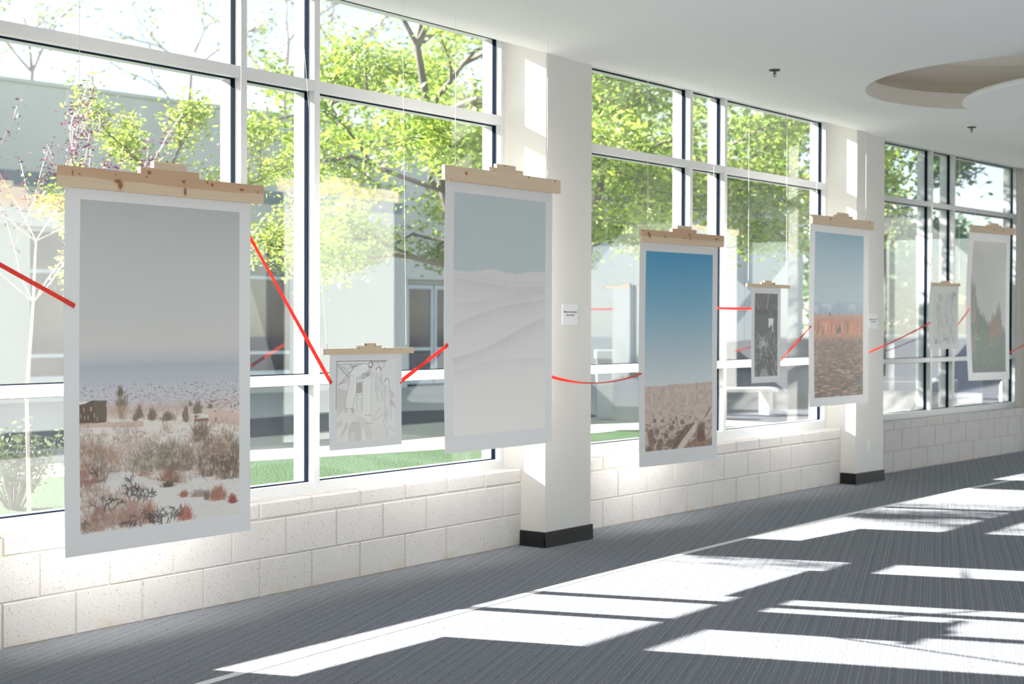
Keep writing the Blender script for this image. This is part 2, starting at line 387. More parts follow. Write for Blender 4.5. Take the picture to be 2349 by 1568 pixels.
# round recess: short band, then a wider cavity above
m = MB(); r1, r2, zb, zt = RR, RR + .20, CZ + .125, CZ + .34
rings = [(r1, CZ), (r1, zb), (r2, zb + .01), (r2, zt - .12), (r2 - .14, zt), (.01, zt)]
for i in range(len(rings) - 1):
    (ra, za), (rb, zb_) = rings[i], rings[i+1]
    vs = [(RC.x + ra*math.cos(2*PI*j/NC), RC.y + ra*math.sin(2*PI*j/NC), za) for j in range(NC)] + [(RC.x + rb*math.cos(2*PI*j/NC), RC.y + rb*math.sin(2*PI*j/NC), zb_) for j in range(NC)]
    m.add(vs, [(j, (j+1) % NC, (j+1) % NC + NC, j + NC) for j in range(NC)])
rec = m.build('ceiling_recess', M['cove'], smooth=False); rec.parent = ceil; tag(rec, 'round beige-painted recess')
# hanging disc beside it
m = MB(); DC = (4.44, 10.10); ND = 96
prof = [(0, 3.055), (1.20, 3.055), (1.315, 3.03), (1.326, 3.012), (1.30, 2.998), (.9, 2.985), (.4, 2.98), (0, 2.98)]
for i in range(len(prof) - 1):
    (ra, za), (rb, zb_) = prof[i], prof[i+1]
    vs = [(max(ra, .001)*math.cos(2*PI*j/ND), max(ra, .001)*math.sin(2*PI*j/ND), za) for j in range(ND)] + [(max(rb, .001)*math.cos(2*PI*j/ND), max(rb, .001)*math.sin(2*PI*j/ND), zb_) for j in range(ND)]
    m.add(vs, [(j, (j+1) % ND, (j+1) % ND + ND, j + ND) for j in range(ND)])
dr = empty('ceiling_disc', (*DC, 0)); tag(dr, 'large round white disc hanging just below the ceiling recess', 'ceiling panel')
m.build('disc', M['ceiling'], dr, smooth=True)
for t in (.2, 2.3, 4.4):
    mm = MB(); mm.tube([(1.0*math.cos(t), 1.0*math.sin(t), 3.05), (1.0*math.cos(t), 1.0*math.sin(t), 3.19 + (.33 if (Vector((DC[0]+math.cos(t), DC[1]+math.sin(t))) - RC).length < RR else 0))], .006, 6); mm.build('hanger_rod', M['hook'], dr)
# roof slab keeps sky light out
rp = [bp(-1, -2.2, .35)] + [bp(k, s, .35) for k in (-1, 0, 1, 2, 3) for s in ((0, 4.0) if k < 3 else (0, 6.0))] + [Vector(f) * 1.02 for f in FAR]
m = MB(); m.prism([(p.x, p.y) for p in rp], 3.72, 3.95, lambda p, z: (p[0], p[1], z)); tag(m.build('roof', M['whitec']), kind='structure')
m = MB()                                                   # fascia above the windows
for k in (-1, 0, 1, 2, 3):
    lo, hi = (-2.2 if k == -1 else -.5), (4.4 if k < 3 else 6.0); z0 = SPEC[k][10] + .01
    P4 = [bp(k, lo, F0 + .01), bp(k, hi, F0 + .01), bp(k, hi, .34), bp(k, lo, .34)]
    m.prism([(p.x, p.y) for p in P4], z0, 3.75, lambda p, z: (p[0], p[1], z))
tag(m.build('trim_1', M['facade']), kind='structure')
# other walls of the hall, with openings that hold added fill lamps
def hall_wall(name, p0, p1, opens, z0=.3, z1=2.9, ow=3.2, power=0):
    p0, p1 = Vector(p0), Vector(p1); L = (p1 - p0).length; ang = math.atan2(p1.y - p0.y, p1.x - p0.x)
    r = empty(name, (p0.x, p0.y, 0), ang); tag(r, kind='structure')
    m = MB(); s = 0
    cuts = sorted((t[0] * L - t[3]/2, t[0] * L + t[3]/2, t[1], t[2]) for t in [(t if isinstance(t, tuple) else (t, z0, z1, ow)) for t in opens])
    for c0, c1, z0, z1 in cuts:
        m.box(s, c0, -.2, 0, 0, 3.72); m.box(c0, c1, -.2, 0, 0, z0); m.box(c0, c1, -.2, 0, z1, 3.72); s = c1
    m.box(s, L, -.2, 0, 0, 3.72); m.build('wall_panel', M['wall'], r)
    for c0, c1, z0, z1 in cuts:
        q = MB(); w = .06
        q.box(c0, c0 + w, -.14, -.04, z0, z1); q.box(c1 - w, c1, -.14, -.04, z0, z1); q.box(c0 + w, c1 - w, -.14, -.04, z1 - w, z1); q.box(c0 + w, c1 - w, -.14, -.04, z0, z0 + w)
        q.box((c0 + c1)/2 - .03, (c0 + c1)/2 + .03, -.14, -.04, z0 + w, z1 - w); q.build('window_frame', M['frame'], r)
        if power:
            d = (p1 - p0).normalized(); nn = Vector((-d.y, d.x)); c = p0 + d * (c0 + c1)/2
            inside = Vector((4, 6)) - c
            if nn.dot(inside) < 0: nn = -nn
            q = c + nn * .06
            area('fill_lamp', (q.x, q.y, (z0 + z1)/2), (q.x + nn.x, q.y + nn.y, (z0 + z1)/2), c1 - c0 - .1, z1 - z0 - .1, power * (c1 - c0)*(z1 - z0)/8.3, FILL_COL)  # added lamp just inside the opening, brightens the room
    return r
ew = bp(3, 6.0, .1)
hall_wall('wall_far', FAR[0], tuple(ew), [])
hall_wall('wall_right', FAR[1], FAR[0], [(.13, .08, .95, 1.9), .4, .75], power=FILL*1.3)
hall_wall('wall_right', FAR[2], FAR[1], OPEN_R, power=FILL)
hall_wall('wall_back', FAR[3], FAR[2], OPEN_B, power=FILL)
aw = bp(-1, -2.2, .1); hall_wall('wall_back', tuple(aw), FAR[3], [])

# ------------------------------------------------------------------ floor tape (arc)
m = MB(); ac, ar = Vector((53.466, -28.871)), 64.842
for i in range(120):
    t0_ = math.radians(152.6 - i * .20); t1_ = math.radians(152.6 - (i + 1) * .20); w = .026
    q = [(ac.x + (ar + s*w)*math.cos(t), ac.y + (ar + s*w)*math.sin(t)) for t, s in ((t0_, -1), (t1_, -1), (t1_, 1), (t0_, 1))]
    m.add([(x, y, .0015) for x, y in q], [(0, 1, 2, 3)])
tag(m.build('floor_tape', M['tape']), 'thin white tape line curving along the grey carpet parallel to the windows', 'tape')

# ------------------------------------------------------------------ painting helpers for the prints (flat printed images)
class Art:
    def __init__(s, w, h, base): s.w, s.h = w, h; s.a = np.zeros((h, w, 3), np.float32) + np.array(base, np.float32); s.yy, s.xx = np.mgrid[0:h, 0:w].astype(np.float32)
    def noise(s, cx, cy, octaves=3):
        out_ = np.zeros((s.h, s.w), np.float32); amp, tot = 1., 0.
        for o in range(octaves):
            nx, ny = int(cx * 2**o) + 2, int(cy * 2**o) + 2; g = RS.rand(ny + 1, nx + 1).astype(np.float32)
            fx = np.linspace(0, nx - 1.001, s.w); fy = np.linspace(0, ny - 1.001, s.h)
            ix, iy = fx.astype(int), fy.astype(int); tx, ty = fx - ix, fy - iy; tx = tx*tx*(3-2*tx); ty = ty*ty*(3-2*ty)
            A = g[iy][:, ix]; B = g[iy][:, ix+1]; C_ = g[iy+1][:, ix]; D = g[iy+1][:, ix+1]
            out_ += amp * ((A*(1-tx)+B*tx) * (1-ty)[:, None] + (C_*(1-tx)+D*tx) * ty[:, None]); tot += amp; amp *= .55
        return out_ / tot
    def blend(s, mask, col):
        m_ = np.clip(mask, 0, 1)[..., None]; s.a = s.a * (1 - m_) + np.array(col, np.float32) * m_
    def grad(s, v0, v1, c0, c1):
        y0, y1 = int(v0*s.h), int(v1*s.h); t = np.linspace(0, 1, max(1, y1-y0))[:, None, None]
        s.a[y0:y1] = np.array(c0)*(1-t) + np.array(c1)*t
    def ln(s, x0, y0, x1, y1, w, col, al=1.):
        X0, X1 = int(max(0, min(x0, x1) - w - 1)), int(min(s.w, max(x0, x1) + w + 2)); Y0, Y1 = int(max(0, min(y0, y1) - w - 1)), int(min(s.h, max(y0, y1) + w + 2))
        if X1 <= X0 or Y1 <= Y0: return
        xs = s.xx[Y0:Y1, X0:X1] - x0; ys = s.yy[Y0:Y1, X0:X1] - y0; dx, dy = x1 - x0, y1 - y0; L = dx*dx + dy*dy + 1e-6
        t = np.clip((xs*dx + ys*dy) / L, 0, 1); d = np.hypot(xs - t*dx, ys - t*dy); m_ = (np.clip(w/2 + .5 - d, 0, 1) * al)[..., None]
        s.a[Y0:Y1, X0:X1] = s.a[Y0:Y1, X0:X1] * (1 - m_) + np.array(col, np.float32) * m_
    def poly(s, pts, w, col, al=1.):
        for p, q in zip(pts[:-1], pts[1:]): s.ln(p[0], p[1], q[0], q[1], w, col, al)
    def fill(s, pts, col, al=1., soft=0):
        ins = np.zeros((s.h, s.w), bool); n_ = len(pts)
        for i in range(n_):
            (xa, ya), (xb, yb) = pts[i], pts[(i+1) % n_]
            if ya == yb: continue
            c_ = ((s.yy >= min(ya, yb)) & (s.yy < max(ya, yb))); ins ^= c_ & (s.xx < (xb-xa)*(s.yy-ya)/(yb-ya)+xa)
        s.blend(ins * al, col)
    def blob(s, x, y, rx, ry, col, al=.8, soft=.6):
        X0, X1 = int(max(0, x-rx*1.6)), int(min(s.w, x+rx*1.6+1)); Y0, Y1 = int(max(0, y-ry*1.6)), int(min(s.h, y+ry*1.6+1))
        if X1 <= X0 or Y1 <= Y0: return
        d = np.hypot((s.xx[Y0:Y1, X0:X1]-x)/rx, (s.yy[Y0:Y1, X0:X1]-y)/ry); m_ = (np.clip((1.3-d)/soft, 0, 1)*al)[..., None]
        s.a[Y0:Y1, X0:X1] = s.a[Y0:Y1, X0:X1]*(1-m_) + np.array(col, np.float32)*m_
    def tuft(s, x, y, w, h, n_, col, col2, lw=1.1, al=.6, spread=.5):
        for _ in range(n_):
            b = random.gauss(0, .33)*w; t = b + random.gauss(0, spread)*w*.5; hh = h*random.uniform(.25, 1.0)*max(.35, 1 - (b/w)**2*1.6); f = random.random()
            c = [p*f + q*(1-f) for p, q in zip(col, col2)]; bx_, by_ = x+b, y+random.uniform(-.28, .12)*h
            mx_, my_ = x+(b+t)/2+random.uniform(-1, 1), by_-hh*.55
            s.ln(bx_, by_, mx_, my_, lw, c, al); s.ln(mx_, my_, x+t+random.uniform(-2, 2), by_-hh, lw*.8, c, al*.8)
    def twig(s, x, y, ang, L, w, col, depth, al=.9):
        x1, y1 = x + L*math.cos(ang), y - L*math.sin(ang); bend = random.uniform(-.15, .15)*L
        mx_, my_ = (x+x1)/2 + bend*math.sin(ang), (y+y1)/2 + bend*math.cos(ang)
        s.ln(x, y, mx_, my_, w, col, al); s.ln(mx_, my_, x1, y1, w*.9, col, al)
        if depth > 0:
            for _ in range(random.choice((2, 3))):
                t = random.uniform(.45, 1); s.twig(x+(x1-x)*t, y+(y1-y)*t, ang + random.choice((-1, 1))*random.uniform(.4, 1.1), L*random.uniform(.5, .8), w*.82, col, depth-1, al)
    def lin(s, gain):
        a = np.clip(s.a/255, 0, 1); l = np.where(a <= .04045, a/12.92, ((a+.055)/1.055)**2.4) * gain
        return np.clip(l, 0, .92)

def art_snow():
    W_, H_ = 330, 700; A = Art(W_, H_, (176, 176, 174))
    Zl, Zr = 6.35, 7.08
    def q(x, y):       # feature position on the print, from its place between the print's edges
        t = (x - 183)/367; u = t*Zl/(t*Zl + (1-t)*Zr); yt = 455 + 33*t; yb = 1225 - 45*t; return u*W_, (y - yt)/(yb - yt)*H_
    sc = H_/770
    A.grad(0, .25, (160, 163, 163), (172, 173, 172)); A.grad(.25, .44, (172, 173, 172), (182, 180, 177)); A.grad(.44, .50, (182, 180, 177), (160, 166, 170))
    A.grad(.50, .56, (156, 163, 170), (172, 174, 180)); A.grad(.56, .66, (176, 176, 180), (196, 188, 184)); A.grad(.66, 1.0, (206, 199, 192), (198, 194, 190))
    for i in range(1500):
        v = random.uniform(.525, .645); s_ = .5 + (v-.52)*14; A.blob(random.uniform(0, W_), v*H_, s_*1.3, s_*.8, random.choice([(128, 134, 158), (138, 138, 150), (150, 142, 148)]), .35)
    for i in range(80): A.blob(random.uniform(0, W_), random.uniform(.555, .60)*H_, 2.6, 1.7, (118, 116, 132), .5)
    n1 = A.noise(12, 40, 4)
    band = np.clip(1 - np.abs(A.yy/H_ - .635)/.035, 0, 1); A.blend(band*np.clip(n1*2.2-.6, 0, 1)*.8, (184, 160, 150))
    # dark house, walls, adobe house
    P = lambda pts: [q(*p) for p in pts]
    A.fill(P([(183, 920), (213, 916), (245, 917), (245, 966), (183, 972)]), (92, 76, 68)); A.fill(P([(215, 918), (246, 916), (246, 962), (215, 965)]), (98, 88, 74))
    A.fill(P([(183, 919), (208, 917), (195, 924), (183, 925)]), (205, 200, 196))
    for x, y in ((193, 937), (208, 935), (211, 935), (217, 950), (186, 952), (195, 955), (203, 955), (224, 958)): A.ln(*q(x, y-4), *q(x, y+5), 1.2, (200, 192, 186), .8)
    A.fill(P([(183, 968), (330, 964), (330, 978), (183, 978)]), (184, 156, 142), .75)
    for i in range(160): A.ln(*q(random.uniform(245, 430), random.uniform(930, 975)), *q(random.uniform(245, 430), 900), .0, (0, 0, 0), 0) if False else A.tuft(*q(random.uniform(245, 560), random.uniform(930, 975)), 7, random.uniform(6, 22)*sc, 7, (160, 138, 124), (196, 178, 168), lw=.9, al=.5)
    A.fill(P([(478, 938), (550, 948), (550, 976), (478, 968)]), (192, 166, 152), .8); A.fill(P([(447, 952), (478, 957), (478, 966), (447, 968)]), (120, 92, 80), .8)
    A.fill(P([(455, 955), (478, 952), (478, 959), (450, 961)]), (206, 210, 204), .8); A.ln(*q(496, 958), *q(496, 968), 1.6, (90, 70, 62))
    for i in range(60): A.blob(*q(random.uniform(430, 550), random.uniform(900, 950)), random.uniform(1.5, 4), random.uniform(1, 2.6), random.choice([(96, 92, 96), (200, 196, 192), (150, 120, 112)]), .6)
    for x, y, rx, ry in ((453, 935, 9, 14), (426, 950, 6, 18), (437, 925, 5, 6), (483, 931, 6, 6), (385, 955, 14, 10), (350, 950, 9, 13), (320, 945, 7, 14), (312, 955, 5, 9)):
        X_, Y_ = q(x, y + ry*.8); A.tuft(X_, Y_, rx*1.5, ry*1.9, int(rx*ry*1.3), (96, 86, 74), (138, 122, 106), lw=1.0, al=.6, spread=.35)
    for i in range(420):       # feathery bare tree with dark crown
        a_ = random.uniform(-1.2, 1.2); bx_, by_ = q(280, 960); L = random.uniform(20, 64)*sc*(1-.45*abs(a_)); c = (108, 96, 80) if L > 40*sc else (170, 148, 130)
        A.ln(bx_+random.uniform(-5, 5), by_-random.uniform(0, 30), bx_+math.sin(a_)*L*.55, by_-L*math.cos(a_*.6), 1., c, .4)
    A.tuft(*q(278, 905), 8, 22*sc, 60, (84, 78, 72), (110, 98, 84), al=.6, spread=.2); A.blob(*q(270, 900), 3, 7, (96, 88, 76), .4); A.blob(*q(292, 908), 3, 8, (104, 98, 78), .35)
    # brushy field
    n2 = A.noise(9, 22, 5); n3 = A.noise(90, 160, 2)
    fld = np.clip((A.yy/H_-.67)/.03, 0, 1)*np.clip((.90-A.yy/H_)/.10, 0, 1); A.blend(fld*np.clip((n2*.7+n3*.5-.55)*3.2, 0, 1)*.6, (158, 132, 116))
    for i in range(2600):
        x = random.uniform(0, W_); v = random.uniform(.68, .90)
        if n2[int(v*H_), int(x) % W_] < .50: continue
        A.ln(x, v*H_, x+random.gauss(0, 2), v*H_-random.uniform(3, 10), .9, random.choice([(150, 124, 104), (120, 102, 88), (176, 150, 134), (104, 94, 86)]), .42)
    def bush(x, y, w, h, n_, c1, c2, **kw): X_, Y_ = q(x, y); A.tuft(X_, Y_, w*.9, h*sc, n_, c1, c2, **kw)
    for args in ((205, 1060, 55, 60, 420, (120, 98, 84), (168, 140, 122)), (250, 1060, 40, 40, 250, (176, 152, 134), (140, 116, 98)), (345, 1075, 62, 62, 620, (104, 104, 92), (150, 138, 122)),
                 (392, 1072, 46, 66, 520, (98, 98, 86), (140, 126, 110)), (425, 1075, 40, 60, 420, (96, 86, 78), (150, 132, 118)), (480, 1085, 40, 86, 650, (84, 76, 70), (136, 116, 102)),
                 (528, 1090, 46, 96, 700, (82, 74, 68), (140, 118, 102)), (460, 1010, 34, 50, 260, (98, 86, 74), (140, 122, 108)), (505, 1040, 60, 50, 300, (120, 104, 92), (158, 138, 122)),
                 (222, 1100, 38, 52, 330, (88, 86, 82), (140, 122, 110)), (196, 1110, 40, 60, 300, (122, 84, 72), (160, 134, 122)), (390, 1112, 34, 46, 420, (92, 76, 66), (170, 128, 106)),
                 (262, 1085, 26, 24, 140, (100, 88, 78), (160, 138, 122)), (330, 1090, 30, 12, 100, (120, 92, 78), (170, 146, 130))): bush(*args[:5], *args[5:])
    for i in range(520):
        x, v = random.uniform(183, 550), random.uniform(985, 1105); t_ = random.random()
        X_, Y_ = q(x, v); A.tuft(X_, Y_, random.uniform(4, 12), random.uniform(5, 20)*sc*(.6 + (v-985)/130), 8, random.choice([(112, 96, 84), (140, 118, 102), (164, 140, 124), (104, 98, 84), (190, 172, 160)]), (196, 180, 168), lw=.95, al=.5)
    # pale sandy path
    A.fill(P([(232, 1150), (250, 1082), (285, 1080), (350, 1100), (420, 1108), (550, 1098), (550, 1182), (470, 1188), (440, 1195), (400, 1160), (360, 1130), (290, 1105), (262, 1115), (240, 1140)]), (198, 195, 191), .75)
    for i in range(200): A.blob(*q(random.uniform(400, 550), random.uniform(1090, 1185)), 1.5, .8, (160, 140, 130), .3)
    bush(205, 1215, 60, 40, 320, (120, 92, 80), (184, 162, 148)); bush(262, 1200, 60, 44, 360, (128, 96, 84), (188, 166, 152)); bush(225, 1190, 20, 40, 160, (104, 70, 62), (150, 110, 96))
    for i in range(330):
        x, v = random.uniform(183, 330), random.uniform(1120, 1222)
        X_, Y_ = q(x, v)
        if Y_ < H_ - 2 and random.random() < .85: A.tuft(X_, Y_, random.uniform(4, 11), random.uniform(8, 26)*sc, 8, random.choice([(110, 84, 72), (136, 104, 90), (150, 128, 114), (96, 86, 80)]), (186, 166, 152), lw=.95, al=.5)
    for args in ((424, 1190, 26, 34, 260, (136, 82, 70), (176, 128, 110)), (422, 1138, 14, 16, 150, (126, 82, 66), (168, 130, 108)), (500, 1145, 30, 34, 320, (124, 78, 64), (176, 140, 120)), (534, 1153, 14, 22, 180, (112, 62, 54), (160, 100, 84)),
                 (460, 1138, 36, 18, 170, (110, 96, 90), (170, 152, 142)), (475, 1145, 12, 20, 80, (90, 74, 68), (150, 130, 118)), (386, 1115, 20, 14, 150, (76, 70, 64), (110, 96, 84)), (340, 1195, 30, 50, 260, (124, 84, 72), (170, 140, 124)), (300, 1200, 30, 50, 240, (130, 92, 78), (178, 150, 136))): bush(*args[:5], *args[5:])
    for x, y, n_, L, a_ in ((240, 1170, 5, 17, 1.57), (252, 1168, 4, 15, 1.3), (230, 1160, 3, 12, 2.0), (296, 1140, 7, 15, 1.57), (318, 1145, 8, 17, 1.5), (330, 1150, 8, 16, 1.3), (308, 1110, 5, 13, 1.7), (222, 1095, 5, 12, 1.6),
                            (318, 1205, 4, 21, 1.6), (306, 1200, 3, 16, 2.0), (370, 1205, 8, 21, 1.6), (385, 1200, 7, 22, 1.3), (358, 1200, 6, 18, 1.9), (296, 1212, 3, 13, 1.2), (188, 1212, 2, 10, 1.6), (398, 1190, 3, 18, 1.1)):
        for i in range(max(2, n_//2)): X_, Y_ = q(x+random.uniform(-7, 7), y+random.uniform(-4, 4)); A.twig(X_, Y_, a_+random.uniform(-.6, .6), L*sc*1.25, 1.45, (76, 72, 70), 2, .8)
    return A
def art_dunes():
    W_, H_ = 110, 190; A = Art(W_, H_, (190, 188, 186)); A.grad(0, .315, (152, 166, 170), (162, 172, 174)); A.grad(.315, 1, (186, 184, 184), (200, 197, 193))
    n = A.noise(4, 10, 3); hor = .315*H_ + 1.2*np.sin(A.xx/9) ; A.blend((A.yy < hor)*1., (163, 172, 174))
    for v0, a_, sl_ in ((.345, .25, .0), (.365, .5, .01), (.43, .35, -.05), (.50, .6, -.12), (.63, .75, -.16), (.71, .35, -.05)):
        line = (v0 + sl_*(A.xx/W_-.3) + .012*np.sin(A.xx/W_*5 + v0*30))*H_; d = A.yy - line
        A.blend(np.where(d > 0, np.exp(-d/ (.012*H_+a_*6)), 0)*a_*.6*(.4+n), (160, 158, 160))
    return A
def art_mesa():
    W_, H_ = 170, 330; A = Art(W_, H_, (190, 170, 160)); A.grad(0, .25, (66, 138, 176), (112, 160, 184)); A.grad(.25, .5, (112, 160, 184), (164, 182, 190)); A.grad(.5, .68, (164, 182, 190), (196, 200, 200))
    n = A.noise(30, 60, 4); n2 = A.noise(60, 30, 3); n3 = A.noise(6, 8, 3); hor = (.675 - .0*A.xx)*H_ + (n3-.5)*3 - A.xx/W_*.012*H_
    g = A.yy > hor; A.blend(g*1., (190, 174, 164)); A.blend(g*np.clip(n*2.6-1.1, 0, 1)*.45, (150, 126, 114)); A.blend(g*np.clip(n2*2.6-1.5, 0, 1)*.5, (206, 196, 190))
    cl = g*np.clip(1-(A.yy-hor)/26, 0, 1)
    for i in range(260): x = random.uniform(0, W_); y0 = .68*H_+random.uniform(0, 20); A.ln(x, y0, x+random.uniform(-1, 1), y0+random.uniform(3, 9), 1., random.choice([(150, 126, 116), (206, 192, 184)]), .4)
    for i in range(420):
        x = random.uniform(0, W_); v = random.uniform(.80, 1.0); r = random.uniform(.5, 1.5)*(1 + (v-.8)*7)
        A.blob(x, v*H_, r*1.1, r*.8, random.choice([(122, 104, 92), (146, 112, 94), (110, 100, 84)]), .55)
    for x, v, r in ((.14, .845, 4), (.25, .85, 3), (.41, .86, 4), (.45, .84, 3), (.54, .865, 5), (.38, .89, 6), (.08, .91, 8), (.17, .905, 6), (.3, .925, 6), (.5, .925, 8), (.1, .95, 9), (.22, .955, 6), (.36, .965, 9), (.45, .96, 9), (.06, .99, 8), (.2, .985, 8)): A.blob(x*W_, v*H_, r, r*.85, (110, 92, 78), .75)
    A.fill([(W_*.42, H_), (W_*.78, H_*.86), (W_, H_*.79), (W_, H_*.82), (W_*.7, H_*.93), (W_*.55, H_)], (202, 190, 182), .85)
    A.fill([(W_*.36, H_), (W_*.58, H_*.885), (W_*.74, H_*.87), (W_*.52, H_*.965), (W_*.45, H_)], (108, 86, 74), .75); A.fill([(W_*.55, H_), (W_*.72, H_*.955), (W_*.86, H_*.95), (W_, H_)], (124, 92, 76), .6)
    A.tuft(W_*.82, H_*.965, 16, 34, 150, (92, 76, 64), (130, 100, 84)); A.fill([(W_*.84, H_*.86), (W_*.95, H_*.80), (W_, H_*.79), (W_*.92, H_*.84)], (130, 92, 74), .7)
    return A
def art_canyon():
    W_, H_ = 130, 330; A = Art(W_, H_, (150, 180, 195)); A.grad(0, .2, (118, 168, 194), (146, 180, 194)); A.grad(.2, .42, (146, 180, 194), (166, 190, 200))
    n = A.noise(8, 14, 4); n2 = A.noise(30, 60, 3)
    x = A.xx/W_; ridge = (.425 + .008*np.sin(x*21+1) + .006*np.sin(x*47) + .010*np.cos(x*7))*H_
    m_ = (A.yy > ridge); A.blend(m_*1., (150, 172, 192)); A.blend(m_*np.clip((n-.45)*3, 0, 1)*np.clip(1-(A.yy-ridge)/22, 0, 1), (214, 222, 228)); A.blend(m_*np.clip((A.yy-ridge)/26-.2, 0, 1)*.75, (112, 148, 178))
    A.blend((A.yy > .492*H_)*1., (196, 140, 118)); A.grad(.495, .53, (196, 146, 122), (182, 112, 80)); A.grad(.53, .60, (196, 96, 50), (206, 112, 64)); A.grad(.60, .66, (206, 130, 88), (160, 104, 80)); A.grad(.66, .80, (128, 88, 68), (150, 106, 82)); A.grad(.80, 1, (176, 130, 102), (172, 122, 90))
    for i in range(150): xx = random.uniform(0, W_); y = random.uniform(.535, .56)*H_; A.ln(xx, y, xx+random.uniform(-1, 1), y+random.uniform(8, 24), 1.5, random.choice([(230, 136, 84), (140, 60, 34), (96, 44, 30), (236, 160, 112)]), .7)
    A.fill([(W_*.44, H_*.61), (W_*.5, H_*.545), (W_*.53, H_*.6), (W_*.5, H_*.612)], (52, 30, 26), .9)
    for xx, r in ((.31, 3.4), (.5, 1.6), (.02, 1.4), (.1, 1.4)): A.blob(xx*W_, .494*H_, r, r*1.1, (56, 60, 52), .9)
    for i in range(2200):
        v = random.uniform(.64, 1.0); xx = random.uniform(0, W_); r = .8 + (v-.6)*4; A.blob(xx, v*H_, r*random.uniform(1.5, 4), r*.6, random.choice([(84, 66, 52), (74, 74, 56), (210, 172, 146), (112, 62, 44), (96, 80, 60)]), .62*(.5 + n[int(min(.999, v)*H_), int(xx)]))
    A.fill([(W_*.62, H_*.715), (W_*.67, H_*.685), (W_*.74, H_*.715)], (96, 70, 62), .7)
    return A
def art_spires():
    W_, H_ = 96, 230; A = Art(W_, H_, (196, 197, 193)); A.grad(0, .12, (204, 204, 198), (190, 192, 188)); A.grad(.12, .6, (190, 192, 188), (198, 199, 195)); n = A.noise(7, 14, 4)
    # foggy wooded cliffs with rust coloured rock towers
    A.fill([(0, H_), (0, H_*.28), (2, H_*.30), (5, H_*.37), (9, H_*.345), (13, H_*.40), (17, H_*.50), (24, H_*.55), (38, H_*.60), (48, H_*.65), (58, H_*.60), (70, H_*.55), (77, H_*.49), (82, H_*.57), (86, H_*.68), (96, H_*.70), (96, H_)], (92, 116, 100))
    for i in range(900):
        x = random.uniform(0, W_); pr_ = [0, 5, 9, 13, 17, 24, 38, 48, 58, 70, 77, 82, 86, 96]; pv = [.28, .37, .345, .40, .50, .55, .60, .65, .60, .55, .49, .57, .68, .70]; t_ = float(np.interp(x, pr_, pv))*H_ + random.uniform(-4, 70)
        A.ln(x, t_, x + random.uniform(-.6, .6), t_ - random.uniform(3, 9), 1.3, random.choice([(96, 116, 100), (74, 98, 84), (116, 132, 116), (112, 108, 94)]), .5)
    A.fill([(0, H_*.28), (5, H_*.36), (9, H_*.345), (14, H_*.42), (17, H_*.52), (13, H_*.62), (0, H_*.62)], (150, 132, 124), .75)
    A.fill([(48, H_*.66), (58, H_*.60), (70, H_*.55), (77, H_*.49), (82, H_*.57), (86, H_*.66), (70, H_*.72), (56, H_*.72)], (150, 112, 92), .75)
    mk = (np.abs(A.a[..., 0]-197) > 8) & (A.yy > .28*H_); A.blend(mk*np.clip(n*2.2-.9, 0, 1)*.5, (104, 134, 114)); A.blend(mk*np.clip((A.yy/H_-.80)/.2, 0, 1)*np.clip(1-A.xx/W_, 0, 1), (34, 48, 38)); A.blend(mk*np.clip((A.xx/W_-.75)/.2, 0, 1)*.5, (92, 106, 116))
    A.fill([(0, H_*.66), (8, H_*.72), (12, H_*.80), (5, H_*.86), (0, H_*.84)], (160, 120, 104), .7)
    for i in range(60): x, v = random.uniform(48, 76), random.uniform(.62, .78); A.ln(x, v*H_, x, v*H_+random.uniform(3, 9), 1.3, (186, 118, 84), .4)
    for x, v in ((12, .73), (16, .74), (24, .74), (14, .71)): A.blob(x, v*H_, 1.8, 1.6, (222, 208, 184), .8)
    for i in range(160): A.blob(random.uniform(0, W_), random.uniform(.86, 1)*H_, 1.4, 1.2, (140, 150, 116), .3)
    return A
